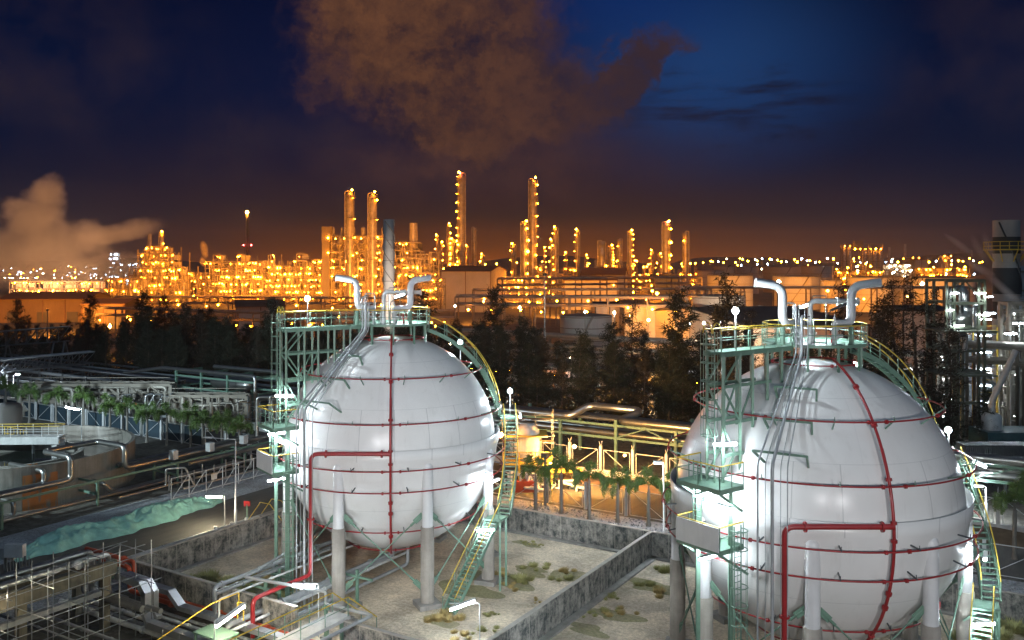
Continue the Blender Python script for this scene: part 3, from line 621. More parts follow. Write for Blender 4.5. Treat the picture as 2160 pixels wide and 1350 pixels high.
# red hydrant sign, fire-box
o = thing('hydrant_sign', 'red square sign on a green post with grey foot by the road', 'sign', gnd(521, 1100))
MB().cyl((0, 0, .25), (0, 0, 1.5), .06, 8).build('post', M['green_steel'], o); MB().lathe([(.22, 0), (.22, .3), (.15, .36), (.01, .36)], 12).build('foot', M['grey_pipe'], o)
MB().box((0, 0, 1.55), (.55, .08, .45), YAW).build('panel', M['red_paint'], o)
o = thing('hose_box', 'small red box on the wall by the concrete steps', 'box', gnd(538, 1128, 0))
MB().box((0, 0, .35), (.6, .45, .7), .3).build('cabinet', M['red_paint'], o); MB().box((0, 0, .73), (.68, .52, .06), .3).build('lid', M['red_orange_paint'], o)
# concrete steps over the bund wall with railing
o = thing('wall_steps', 'grey concrete steps with a yellow rail climbing over the containment wall', 'steps', (U0 + .2, 51.0, 0))
mb = MB()
for k in range(7): mb.box((.3 + .32 * k, 0, 1.85 - .27 * k - .09), (.42, 1.3, .17))
mb.beam((.2, -.5, 1.8), (2.4, -.5, .0), .12, .2); mb.beam((.2, .5, 1.8), (2.4, .5, .0), .12, .2); mb.box((-.5, 0, 1.78), (1.2, 1.3, .14)); mb.build('steps', M['concrete'], o)
mb = MB()
for y in (-.62, .62): mb.pipe([(2.4, y, .1), (2.3, y, 1.0), (.1, y, 2.85), (-1.0, y, 2.85), (-2.6, y, 1.0), (-2.6, y, 0)], .035, 6, .1)
mb.build('handrail', M['yellow_paint'], o)

# teal tarpaulin over a long heap
def tarp():
    mb = MB(); n, m_ = 220, 44; vs = []
    for i in range(n + 1):
        v = 36.5 + 19.5 * i / n; e = min(1, (1 - i / n) * 5 + .0) ** .6 * min(1, .35 + i / n * 3)
        for j in range(m_ + 1):
            s = j / m_ * 2 - 1; w_ = 1.9 * (.4 + .6 * e) + .25 * math.sin(v * 1.3)
            prof = max(0, 1 - abs(s) ** 1.6)
            fold = .13 * math.sin(v * 2.4 + 2.5 * s + 1.3 * math.sin(v * .9)) + .13 * abs(math.sin(v * 3.1 - 3 * s + 2 * math.sin(v * 1.7))) + .09 * abs(math.sin(v * 5.3 + 5 * s + math.sin(v * 2.9))) + .05 * math.sin(v * 9 + 9 * s)
            nz = noise.ridged_multi_fractal(Vector((s * 1.6 + v * .22, v * .55 - s * .5, 3.0)), .9, 2.1, 5, 1.0, 2.0); fold = (nz - 1.1) * .28 + .10 * noise.noise(Vector((s * 3, v * 1.6, 0)))
            z = prof * (1.0 * e + .14 * math.sin(v * .8)) + fold * (.25 + prof) * .9
            x = -67.0 + s * w_ + .25 * math.sin(v * .55 + 1) + .12 * math.sin(v * 3 + s * 3)
            vs.append((x, v, max(.03, z + .02)))
    fs = [(i * (m_ + 1) + j, (i + 1) * (m_ + 1) + j, (i + 1) * (m_ + 1) + j + 1, i * (m_ + 1) + j + 1) for i in range(n) for j in range(m_)]
    mb.add(vs, fs, True); o = mb.build('tarpaulin', mat('tarp', (.36, .72, .62), .42, var=.35, vscale=1.2, bump=.35, bscale=3), None); tag(o, 'crumpled teal tarpaulin over a long heap beside the asphalt road', 'tarpaulin'); return o
tarp()

# ---- pipes along the road outside the left wall
def pipe_run(name, label, pts, r, m_, cat='pipe', group=None, flanges=(), bend=None, clad=False):
    a = Vector(pts[0]); o = thing(name, label, cat, (a.x, a.y, 0), 0, group); P = [Vector(p) - Vector((a.x, a.y, 0)) for p in pts]
    mb = MB().pipe(P, r, 12, bend)
    for p, q in zip(P, P[1:]):
        L = (q - p).length; d = (q - p).normalized(); k = 1
        while k * 4.2 < L - .5: mb.cyl(p + d * (k * 4.2), p + d * (k * 4.2 + (.08 if clad else .16)), r * (1.04 if clad else 1.5), 12); k += 1
    mb.build('pipe', M[m_], o)
    return o
for k, (u, z, r, m_) in enumerate([(-57.0, 1.0, .09, 'grey_pipe'), (-56.6, 1.05, .07, 'grey_pipe'), (-56.2, .55, .06, 'galvanised')]):
    pipe_run('road_pipe', ['thick grey pipe nearest the road on the gravel strip outside the left wall', 'thin grey pipe in the middle of the three beside the road', 'bright low pipe closest to the left wall beside the road'][k], [(u, 30, z), (u, 50.5 - k, z), (u, 50.5 - k, .1)], r, m_)
for k in range(4):
    o = thing('pipe_stand', ['green pipe stand nearest the red elbow', 'second green pipe stand from the red elbow', 'third green pipe stand, near the green grating', 'last green pipe stand, near the lit road lamp'][k], 'pipe stand', (-56.6, 38.2 + 3.7 * k, 0))
    MB().box((0, 0, .45), (.14, .14, .9)).build('post', M['green_steel'], o); MB().box((0, 0, .92), (1.3, .12, .08)).build('arm', M['green_steel'], o)
o = thing('cable_trench_cover', 'dark green plate deck beside the left wall under the grey pipes', 'cover', (-55.3, 41.5, 0))
MB().box((0, 0, .55), (1.5, 6.5, .06)).build('plate', M['green_steel'], o); MB().box((0, 0, .26), (1.3, 6.3, .5)).build('kerb', M['concrete'], o)
o = thing('valve_skid', 'small lit valve skid with an orange box and white pipes by the left wall', 'valve skid', (-56.2, 47.6, 0))
mb = MB().pipe([(-.9, -1.5, .6), (-.9, 1.5, .6), (-.9, 1.5, 1.2), (.2, 1.5, 1.2)], .08, 8); mb.pipe([(-.3, -1.2, .4), (-.3, 1.4, .4), (.5, 1.4, .9)], .07, 8); mb.cyl((-.9, 0, .6), (-.9, 0, 1.25), .14, 10); mb.cyl((-.3, .6, .4), (-.3, .6, 1.0), .12, 10); mb.build('pipes', M['white_pipe'], o)
MB().box((.2, -.6, .4), (.5, .5, .7)).build('valve_box', M['red_orange_paint'], o); MB().box((-.2, -1.6, .5), (.6, .5, .9)).build('control_cabinet', M['grey_pipe'], o)

# ---- pipes crossing the front wall from the smaller sphere
for k, (u, z, r, m_, v1) in enumerate([(-44.2, 2.3, .14, 'grey_pipe', 50), (-43.6, 2.1, .1, 'grey_pipe', 47), (-43.1, 2.5, .05, 'galvanised', 46), (-42.2, 2.35, .07, 'white_pipe', 48), (-41.0, 1.2, .17, 'grey_pipe', 52), (-40.4, 1.1, .1, 'white_pipe', 51)]):
    pipe_run('outlet_pipe', ['fat pale pipe leftmost of those leaving the smaller sphere over the front wall', 'pale pipe second from left, crossing the front wall to the pipe trench', 'thin bright conduit third from left over the front wall', 'white pipe just left of the red pipe that crosses the front wall', 'thick low grey pipe passing under the red pipe', 'thin white pipe low beside the footbridge'][k],
             [(u, v1, z), (u, 36.8 - .45 * k, z), (u, 36.8 - .45 * k, .3)], r, m_)
pipe_run('overhead_conduit', 'zigzag grey conduit high over the front wall, right of the red pipe', [(-45.5, 47.5, 2.7), (-42.6, 37.8, 2.9), (-36.6, 38.6, 2.9), (-36.6, 38.6, 2.2), (-32.8, 38.3, 2.4), (-33.0, 28, 2.4)], .1, 'grey_pipe', bend=.15)
for k, (u, v) in enumerate([(-43.0, 41.0), (-38.5, 43.5), (-42.0, 38.9), (-36.6, 38.6)]):
    o = thing('pipe_trestle', ['green pipe trestle left of the red pipe inside the front wall', 'concrete-footed trestle under the low pipes near a sphere column', 'green trestle at the front wall under the fat pale pipes', 'green trestle at the corner of the zigzag conduit'][k], 'pipe stand', (u, v, 0))
    MB().box((0, 0, 1.2), (.16, .16, 2.4)).build('post', M['green_steel'], o); MB().box((0, 0, 1.95), (2.6 if k < 3 else .5, .12, .14)).build('arm', M['green_steel'], o); MB().box((0, 0, .12), (.5, .5, .3)).build('foot', M['concrete'], o)

# ---- trench pipes in front of the front wall
for k, v in enumerate((37.1, 36.55)):
    pipe_run('fire_main', ['red pipe nearest the front wall in the pipe trench', 'red pipe farther from the front wall in the pipe trench'][k], [(-58, v, 2.25 - .15 * k), (-52.6 + .3 * k, v, 2.25 - .15 * k), (-52.6 + .3 * k, v, .55), (-22, v, .55)], .15, 'red_orange_paint')
for k in range(9):
    v = 35.4 - .3 * k; r = (.05, .04, .09, .05, .06, .12, .05, .08, .15)[k]
    names = ['first', 'second', 'third', 'fourth', 'fifth', 'sixth', 'seventh', 'eighth', 'ninth']
    pipe_run('trench_pipe', f'{names[k]} thin grey pipe from the red pipes in the trench at lower left', [(-52 - .3 * k, v, .6 + .1 * (k % 2)), (-20, v, .6 + .1 * (k % 2))], r, ['galvanised', 'grey_pipe', 'white_pipe'][k % 3], group='parallel trench pipes')
def duct(name, label, pts, w_, h_, m_):
    a = Vector(pts[0]); o = thing(name, label, 'duct', (a.x, a.y, 0)); P = [Vector(p) - Vector((a.x, a.y, 0)) for p in pts]; mb = MB(); bands = MB()
    for p, q in zip(P, P[1:]):
        d = (q - p).normalized(); mb.beam(p - d * h_ * .3, q + d * h_ * .3, w_, h_); k = 1; L = (q - p).length
        while k * 1.5 < L: bands.beam(p + d * (k * 1.5), p + d * (k * 1.5 + .05), w_ + .03, h_ + .03); k += 1
    mb.build('duct', M[m_], o)
    if bands.v: bands.build('joint_bands', M['grey_pipe'], o)
mat('duct_metal', (.55, .56, .58), .35, .75, vscale=1.0)
duct('cable_duct', 'silver cable duct with a raised hump beside the red trench pipes', [(-49.5, 35.9, 1.0), (-49.2, 35.9, 1.7), (-47.2, 35.9, 1.7), (-46.2, 35.9, .95), (-24, 35.9, .95)], .55, .3, 'duct_metal')
duct('cable_duct', 'silver cable duct dropping steeply then running yellow-lit to the lower edge', [(-48.8, 33.4, 3.2), (-46.4, 33.2, 3.2), (-45.9, 33.2, 2.7), (-45.9, 33.2, 1.5), (-45.3, 33.0, 1.1), (-26, 32.6, 1.1)], .5, .4, 'duct_metal')
duct('cable_duct', 'second silver duct close behind the steep one', [(-49.2, 34.3, 2.9), (-47.0, 34.2, 2.9), (-46.5, 34.2, 2.4), (-46.5, 34.2, 1.3), (-46.0, 34.1, 1.0)], .35, .3, 'duct_metal')
# footbridge with yellow rails
o = thing('footbridge', 'concrete footbridge with yellow handrails over the pipe trench at the lower edge', 'footbridge', (-35.0, 38.0, 0))
MB().box((0, -6.5, 2.0), (1.3, 13.5, .2)).build('deck', M['white_concrete'], o)
mb, ps = MB(), MB()
for x in (-.6, .6):
    mb.pipe([(x, -13, 3.2), (x, .1, 3.2), (x, 2.6, 1.2)], .04, 6, .1); ps.cyl((x, -13, 2.65), (x, .1, 2.65), .025, 5)
    for k in range(8): ps.cyl((x, -13 + 1.87 * k, 2.1), (x, -13 + 1.87 * k, 3.2), .03, 5)
    ps.cyl((x, 2.6, .0), (x, 2.6, 1.2), .03, 5)
mb.build('handrail', M['yellow_paint'], o); ps.build('rail_posts', M['green_steel'], o)
mb = MB()
for k in range(7): mb.box((0, .45 + .33 * k, 1.85 - .27 * k), (1.2, .34, .08))
mb.build('steps', M['concrete'], o)
mb = MB()
for y in (-.4, -6, -12):
    for x in (-.55, .55): mb.box((x, y, .95), (.16, .16, 1.9))
mb.build('bridge_legs', M['green_steel'], o)
# green plate canopy and small stair rail near it
o = thing('valve_platform', 'small dark green plate platform with yellow stair rails above the trench pipes', 'platform', gnd(455, 1335, 1.8))
o.location.z = 0
MB().box((0, 0, 1.8), (2.3, 1.3, .08)).build('plate', M['green_steel'], o)
mb = MB()
for x in (-1, 1):
    for y in (-.55, .55): mb.box((x, y, .9), (.1, .1, 1.8))
mb.build('platform_legs', M['green_steel'], o)
mb = MB(); mb.pipe([(-2.6, -2.2, .6), (-2.6, -2.2, 1.4), (-1.1, .6, 3.0), (-1.1, 2.6, 3.0), (-1.1, 2.6, 2.0)], .04, 6, .1); mb.pipe([(-.3, 1.8, 1.9), (-.3, 1.8, 2.9), (.2, 1.8, 2.9), (.2, 1.8, 1.9)], .035, 6, .1); mb.build('handrail', M['yellow_paint'], o)

# ---- concrete pipe bridge at lower left with scaffolding
o = thing('concrete_pipe_bridge', 'stained concrete pipe bridge lit yellow at the lower left corner', 'pipe bridge', (-50.3, 20, 0))
mat('old_concrete', (.24, .21, .15), .9, var=.5, vscale=1.0, streak=.6, bump=.3); cm_ = MB().box((0, 0, 1.9), (.45, .45, 3.8)).mesh('column', M['old_concrete'])
for y in (2, 7.5, 12.6):
    for x in (-1.6, 1.2): inst('column', cm_, o, (x, y, 0))
MB().box((1.35, 6.5, 3.75), (.35, 13.5, .9)).build('front_beam', M['old_concrete'], o); MB().box((-1.6, 6.5, 3.75), (.35, 13.5, .9)).build('back_beam', M['old_concrete'], o)
mb = MB()
for x, r in ((.9, .16), (.3, .1), (-.3, .2), (-.9, .12)): mb.pipe([(x, 0, 4.35 + r), (x, 12.8 + x * .3, 4.35 + r), (x, 12.8 + x * .3, 2.0), (x + 5, 12.8 + x * .3, 2.0)], r, 10)
mb.build('bridge_pipes', M['cladding'], o)
MB().box((1.7, 6.0, 2.6), (.3, 12, .3)).build('cable_tray', M['galvanised'], o)
lamp_head(o, (2.4, 4.6, 4.55), math.pi / 2, .7, 'warm_tube')
mb = MB().lathe([(.1, 0), (.15, .1), (.32, .45), (.001, .46)], 12, (0, 0, 0)); ho = mb.build('horn_speaker', M['white_pipe'], o, loc=(1.2, 10.6, 4.6)); ho.rotation_euler = (R_(80), 0, R_(100))
def scaffold(label, loc, nx, ny, nz, dx_, dy_, dz_, rz=0.0, seed=1, group=None):
    r = random.Random(seed); o = thing('scaffolding', label, 'scaffolding', loc, rz, group); mb = MB(); dg = MB()
    for i in range(nx + 1):
        for j in range(ny + 1): mb.cyl((i * dx_, j * dy_, 0), (i * dx_, j * dy_, nz * dz_ + r.uniform(.1, 1.1)), .03, 5)
    for k in range(1, nz + 1):
        for j in range(ny + 1): mb.cyl((-.3, j * dy_, k * dz_), (nx * dx_ + r.uniform(.2, .9), j * dy_, k * dz_), .026, 5)
        for i in range(nx + 1): mb.cyl((i * dx_, -.3, k * dz_ + .08), (i * dx_, ny * dy_ + r.uniform(.2, .7), k * dz_ + .08), .026, 5)
    for k in range(nz):
        for i in range(nx):
            if r.random() < .7: dg.cyl((i * dx_, 0, k * dz_), ((i + 1) * dx_, 0, (k + 1) * dz_), .024, 5)
        if r.random() < .8: dg.cyl((0, 0, k * dz_ + .1), (0, ny * dy_, (k + 1) * dz_), .024, 5)
    mb.build('tubes', M['galvanised'], o); dg.build('diagonal_braces', M['galvanised'], o)
    pl = MB()
    for k in range(2, nz + 1): pl.box((nx * dx_ / 2, .35, k * dz_ + .12), (nx * dx_, .5, .04))
    if pl.v: pl.build('planks', M['timber'], o)
    return o
scaffold('scaffolding tubes in front of the concrete pipe bridge at lower left', (-48.3, 20.5, 0), 2, 6, 3, 1.5, 2.1, 1.75, 0, 3)
# dark tangle of pipes below the bridge
for k in range(7):
    v = 31.3 - .9 * k; z = (.5, 1.2, .8, 1.6, .6, 1.1, .9)[k]
    pipe_run('service_pipe', f'{names[k]} pipe from the steep silver duct in the dark trench at the lower left corner', [(-62, v, z), (-30, v, z)], (.08, .06, .1, .05, .13, .07, .1)[k], ['galvanised', 'grey_pipe', 'dark_steel'][k % 3], group='dark service pipes')
# switch cabinets by the tarp end
o = thing('junction_cabinet', 'pale cable cabinet with hanging cable loops at the left edge below the tarpaulin', 'cabinet', at(32, 62) + (0,))
MB().box((0, 0, 2.1), (1.3, .5, .9), YAW).build('cabinet', M['white_pipe'], o); MB().box((-1.4, .2, 1.6), (1.2, .5, .8), YAW).build('cabinet', M['grey_pipe'], o)
mb = MB()
for k in range(9): mb.pipe([(-.9 + .22 * k, .1 * k - .3, 1.7), (-.9 + .22 * k, .1 * k - .3, .9), (-.7 + .22 * k, .1 * k - .3, .1)], .03, 5, .3)
mb.build('cables', M['galvanised'], o); mb = MB()
for x, y in ((-.6, -.35), (.6, .35)): mb.box((x, y, .85), (.1, .1, 1.7))
mb.build('legs', M['dark_steel'], o)

# ---- left low pipe rack along the road
rack = thing('road_pipe_rack', 'low green pipe rack running past the round clarifier on the far side of the road', 'pipe rack', (-76.8, 22, 0))
bm = MB(); pm_ = MB().box((0, 0, 1.15), (.2, .2, 2.3)).mesh('rack_post', M['green_steel'])
for k in range(6):
    y = 1 + 8.7 * k
    for x in (-1.9, 1.8): inst('rack_post', pm_, rack, (x, y, 0))
    bm.box((0, y, 1.05), (3.9, .16, .2)); bm.box((0, y, 2.1), (3.9, .16, .2))
for x in (-1.9, 1.8): bm.box((x, 24, 2.25), (.14, 48, .2)); 
bm.build('rack_beams', M['green_steel'], rack)
cl = 'cladding'
pipe_run('clad_pipe', 'thick clad pipe with an upright loop over the rack, in front of the clarifier', [(-76.6, 18, 2.5), (-76.6, 47.5, 2.5), (-76.6, 47.5, 4.6), (-81, 47.5, 4.6), (-81, 53.0, 4.6), (-76.6, 53.0, 4.6), (-76.6, 53.0, 2.5), (-76.6, 72, 2.5), (-76.6, 72, 6.8), (-70, 73, 6.8)], .27, cl, clad=True)
pipe_run('clad_pipe', 'second clad pipe on the rack, behind the looped one', [(-77.5, 18, 2.45), (-77.5, 45.5, 2.45), (-77.5, 45.5, 3.6), (-83, 45.5, 3.6)], .22, cl, clad=True)
pipe_run('clad_pipe', 'clad pipe on the rear rail of the rack by the clarifier wall', [(-78.3, 53.5, 2.5), (-78.3, 71.2, 2.5), (-78.3, 71.2, 6.5), (-78.3, 80, 6.5)], .2, cl, clad=True)
pipe_run('clad_pipe', 'low clad pipe on the ground sleepers in front of the rack', [(-75.6, 20, .55), (-75.6, 68, .55)], .17, cl, clad=True)
pipe_run('clad_pipe', 'low clad pipe with two upright bends under the rack', [(-76.5, 20, .5), (-76.5, 42.2, .5), (-76.5, 42.2, 1.7), (-79.5, 42.2, 1.7)], .2, cl, clad=True)
pipe_run('clad_pipe', 'bent clad pipe under the rack right of the looped one', [(-79.5, 50.5, 1.6), (-76.4, 50.5, 1.6), (-76.4, 51.6, .5), (-76.4, 67, .5)], .2, cl, clad=True)
for k, (x, y, h) in enumerate([(-77.6, 70.6, 7.0), (-76.0, 71.0, 7.2), (-75.3, 71.4, 6.6), (-74.7, 71.0, 7.0)]):
    pipe_run('riser_pipe', ['leftmost tall clad riser beside the small scaffold tower', 'second tall clad riser from the small scaffold tower', 'third tall clad riser, shorter than its neighbours', 'rightmost tall clad riser, half hidden by the sphere ladder'][k], [(x, y - 12, 2.0), (x, y, 2.0), (x, y, h), (x + 9, y + 6, h)], (.2, .13, .17, .22)[k], cl, clad=True)
scaffold('small scaffold tower beside the tall clad risers', (-81.2, 71.0, 0), 1, 1, 3, 1.6, 1.6, 2.0, 0, 5)
# valve yard with mesh gates
o = thing('valve_yard', 'fenced valve yard with white gate frames and a blank white notice, beside the road', 'valve yard', (-72.4, 53.5, 0), 0)
mb = MB(); 
for k in range(7):
    y = 2.0 * k; mb.cyl((2.1, y, 0), (2.1, y, 2.2), .045, 6)
    if k < 6: mb.beam((2.1, y + .1, .2), (2.1, y + 1.9, 2.1), .04); mb.beam((2.1, y, 2.15), (2.1, y + 2, 2.15), .05); mb.beam((2.1, y, .25), (2.1, y + 2, .25), .05)
mb.build('gate_frames', M['white_pipe'], o)
mb = MB().pipe([(0, -4, 1.0), (0, 1, 1.0), (0, 1, 2.6), (1.0, 2.4, 2.6), (1.6, 3.0, .8)], .1, 8); mb.pipe([(-.8, 0, .8), (-.8, 11, .8), (.6, 11, .8), (.6, 11, 2.2)], .12, 8); mb.pipe([(1.3, 2, .7), (1.3, 12, .7)], .1, 8)
for k in range(8): mb.cyl((-.2 + .2 * (k % 3), 1.5 + 1.3 * k, .4), (-.2 + .2 * (k % 3), 1.5 + 1.3 * k, 1.9 + .3 * (k % 2)), .07, 8)
mb.build('valve_pipes', M['cladding'], o)
MB().box((2.16, 4.9, 1.35), (.03, .7, .55)).build('notice_board', M['white_pipe'], o)
for k in range(3): MB().box((-2.8, 4 + 4.5 * k, 3.1), (.7, .6, .9)).build('control_cabinet', M['white_pipe'], o)

# ---- round clarifier with bridge
cx, cy = site(-50.2, 88.5); CR = 11.2
o = thing('clarifier_tank', 'round open concrete clarifier tank with orange rust runs', 'water tank', (cx, cy, 0))
def clar_mat():
    m_ = mat('clarifier_wall', (.33, .31, .27), .85, var=.4, vscale=.8, streak=.5); t = NT(m_.node_tree); b = m_.node_tree.nodes['Principled BSDF']
    old = b.inputs['Base Color'].links[0].from_socket; co = t.n('ShaderNodeTexCoord').outputs['Object']; s_ = t.n('ShaderNodeSeparateXYZ'); t.l.new(co, s_.inputs[0])
    ang = t.m('ARCTAN2', s_.outputs[1], s_.outputs[0]); g = t.ramp(t.noise(t.comb(t.m('MULTIPLY', ang, 14), t.m('MULTIPLY', s_.outputs[2], .25)), 1.5, 5, .6), [(.42, 0.0), (.5, 1.0)])
    near = t.m('MULTIPLY', t.m('LESS_THAN', t.m('ABSOLUTE', t.m('ADD', ang, .32)), .13), t.m('LESS_THAN', s_.outputs[2], 3.2))
    t.l.new(t.mix(t.m('MULTIPLY', t.m('MULTIPLY', g, near), .9), old, (.55, .20, .05, 1)), b.inputs['Base Color']); return m_
MB().lathe([(CR, 0), (CR, 4.0), (CR - .35, 4.0), (CR - .35, 0)][::-1], 96, smooth=False).build('outer_wall', clar_mat(), o)
MB().lathe([(6.3, 0), (6.3, 3.2), (5.9, 3.2), (5.9, 0)][::-1], 72, smooth=False).build('inner_wall', M['clarifier_wall'], o)
MB().lathe([(.001, 2.3), (CR - .3, 2.3)][::-1], 64).build('water', mat('murky_water', (.015, .02, .018), .08, var=.1), o)
a = YAW + R_(2)
def rot2(x, y): return (x * math.cos(a) - y * math.sin(a), x * math.sin(a) + y * math.cos(a))
mb = MB().beam(rot2(-16, 2.4) + (4.4,), rot2(3.6, 2.4) + (4.4,), 1.5, .2); mb.beam(rot2(-16, 1.7) + (4.1,), rot2(3.6, 1.7) + (4.1,), .2, .7); mb.beam(rot2(3.2, 2.4) + (2.0,), rot2(3.2, 2.4) + (4.3,), .9); mb.build('bridge_deck', M['white_concrete'], o)
mb, ps = MB(), MB()
for y in (1.7, 3.1):
    mb.cyl(rot2(-16, y) + (5.6,), rot2(3.6, y) + (5.6,), .04, 6); ps.cyl(rot2(-16, y) + (5.05,), rot2(3.6, y) + (5.05,), .03, 5)
    for k in range(13): ps.cyl(rot2(-15.5 + 1.58 * k, y) + (4.5,), rot2(-15.5 + 1.58 * k, y) + (5.6,), .04, 5)
mb.cyl(rot2(3.6, 1.7) + (5.6,), rot2(3.6, 3.1) + (5.6,), .04, 6)
mb.build('handrail', M['yellow_paint'], o); ps.build('rail_posts', M['white_pipe'], o)
p = at(6, 96); o = thing('process_drum', 'dark upright tank with railed platform at the left edge beside the clarifier bridge', 'tank', p + (0,))
MB().lathe([(1.9, 0), (1.9, 6.5), (1.7, 6.9), (.001, 7.0)], 32).build('shell', M['plant_dark'], o)
mb = MB(); 
for k in range(8): mb.cyl((2.2 + .6 * k, -1, 3.5), (2.2 + .6 * k, -1, 4.9), .04, 5)
mb.cyl((2.2, -1, 4.9), (6.4, -1, 4.9), .04, 5); mb.cyl((2.2, -1, 4.2), (6.4, -1, 4.2), .03, 5); mb.build('platform_rail', M['yellow_paint'], o)
MB().box((4.3, -.2, 3.45), (4.4, 1.8, .15)).build('platform', M['galvanised'], o); mb = MB()
for x in (2.4, 6.2): mb.box((x, -.2, 1.7), (.2, .2, 3.4))
mb.build('platform_legs', M['galvanised'], o)

# ---- palms and perimeter fence
def frond(mb, base, a, L, lift, r):
    n = 20; pts = []
    for i in range(n + 1):
        t = i / n; out_ = L * (.95 * math.sin(min(t * 1.75, 1.57)) - .12 * max(0, t - .6)); z = lift * math.sin(min(t * 2.4, 1.8)) - 2.2 * max(0, t - .22) ** 1.25 * L * .62
        pts.append(Vector((base[0] + out_ * math.cos(a), base[1] + out_ * math.sin(a), base[2] + z)))
    for i in range(2, n + 1):
        d = (pts[i] - pts[i - 1]).normalized(); s_ = d.cross(Vector((0, 0, 1))).normalized(); u = s_.cross(d)
        ll = .50 * math.sin(math.pi * min(1, .18 + .84 * i / n)) + .1
        for k in range(6):
            th = k * math.pi / 3 + r.uniform(-.4, .4); dirv = (s_ * math.cos(th) + u * math.sin(th) + d * .55).normalized(); dirv.z -= .25
            e = pts[i] + dirv * ll * r.uniform(.75, 1.15); w_ = d * .045
            mb.quad(pts[i] - w_, pts[i] + w_, e + w_ * .5, e - w_ * .3)
    mb.tube(pts, .022, 4)
mat('palm_leaf', (.12, .20, .045), .5, var=.45, vscale=2.5); mat('palm_trunk', (.22, .20, .17), .85, vscale=4, bump=.4)
palm_meshes = []
for s in range(4):
    r = random.Random(40 + s); mb = MB()
    for k in range(7 + s % 2): frond(mb, (0, 0, 0), 2 * math.pi * k / (7 + s % 2) + r.uniform(-.3, .3), r.uniform(1.25, 1.75) * (.6 if k % 3 == 2 else 1), r.uniform(.7, 1.1) * (2.0 if k % 3 == 2 else 1), r)
    tr = MB().lathe([(.24, 0), (.17, .35), (.15, 1.2), (.16, 2.3), (.12, 2.8), (.07, 3.2), (.001, 3.4)], 10)
    palm_meshes.append((mb.mesh('fronds', M['palm_leaf']), tr.mesh('trunk', M['palm_trunk'])))
def palm(x, y, h, k, label, group):
    o = thing('palm_tree', label, 'palm tree', (x, y, 0), k * 1.7, group); fm, tm = palm_meshes[k % 4]
    inst('trunk', tm, o, scale=(1, 1, h / 3.2)); inst('fronds', fm, o, loc=(0, 0, h + .05), scale=(1.0, 1.0, 1.05)); return o
ords = ['first', 'second', 'third', 'fourth', 'fifth', 'sixth', 'seventh', 'eighth', 'ninth', 'tenth', 'eleventh', 'twelfth', 'thirteenth']
for k, (px, py, h) in enumerate([(1130, 1078, 3.3), (1184, 1083, 3.9), (1243, 1097, 3.5), (1303, 1102, 3.3), (1368, 1110, 3.4), (1428, 1122, 3.2)]):
    x, y, _ = gnd(px, py); palm(x, y, h, k, f'{ords[k]} palm from the smaller sphere in the row on the grey gravel verge', 'palms between the two spheres')
for k, (px, h) in enumerate([(12, 4.2), (62, 3.9), (118, 4.1), (176, 4.3), (232, 3.6), (268, 3.7), (310, 3.4), (352, 3.6), (402, 3.9), (428, 3.3), (468, 3.7), (505, 3.2)]):
    t = (px - 1080) / F; Y = 69.6 / (CA + SA * t); x, y = at(px, Y); palm(x, y, h, k + 1, f'{ords[k]} palm from the left edge in the row along the blue fence', 'palms along the left fence')
for k, (px, py, h) in enumerate([(2140, 1180, 4.2), (2175, 1130, 3.8)]):
    x, y, _ = gnd(px, py); palm(x, y, h, k + 2, ['palm beside the stair of the larger sphere at the right edge', 'palm cut by the right edge behind the stair'][k], None)
def fence(name, label, y, x0, x1, step, hp, mesh_h, z0=0.0, post=.24, arms=False, group=None):
    o = thing(name, label, 'fence', (x0, y, z0)); pm = MB()
    pm.prism([(-post / 2, -post / 2), (post / 2, -post / 2), (post / 2, post / 2), (-post / 2, post / 2)], 0, hp)
    if arms:
        for s in (-1, 1): pm.beam((0, 0, hp - .05), (0, s * .35, hp + .45), .05)
    pmm = pm.mesh('fence_post', M['white_concrete']); n = int((x1 - x0) / step)
    fr = MB()
    fr.beam((.35, 0, .12), (step - .35, 0, .12), .05); fr.beam((.35, 0, mesh_h), (step - .35, 0, mesh_h), .05); fr.beam((.35, 0, .12), (.35, 0, mesh_h), .05); fr.beam((step - .35, 0, .12), (step - .35, 0, mesh_h), .05); fr.beam((.35, 0, mesh_h), (step - .35, 0, .12), .04)
    frm = fr.mesh('fence_panel', M['white_pipe'])
    for k in range(n + 1):
        inst('fence_post', pmm, o, (k * step, 0, 0))
        if k < n: inst('fence_panel', frm, o, (k * step if k % 2 else (k + 1) * step, 0, 0), 0.0, (1 if k % 2 else -1, 1, 1))
    return o
PF = fence('perimeter_fence', 'outer fence of white posts and braced mesh frames behind the palms', 71.6, -172, 30, 4.0, 2.5, 2.3)
MB().box((42, .14, 1.15), (84, .03, 2.0)).build('mesh_sheet', mat('blue_mesh', (.014, .035, .05), .8), PF, 'dark blue sheet behind the posts, left half')
fence('inner_fence', 'inner fence of white posts with angled tops beyond the service road', 82.2, -180, 30, 3.6, 2.6, 2.2, .9, .26, True)
tag(MB().box((-75, 82.2, .5), (210, .3, 1.0)).build('kerb_wall', M['white_concrete'], None), 'long low white wall under the inner fence beyond the service road', 'wall')

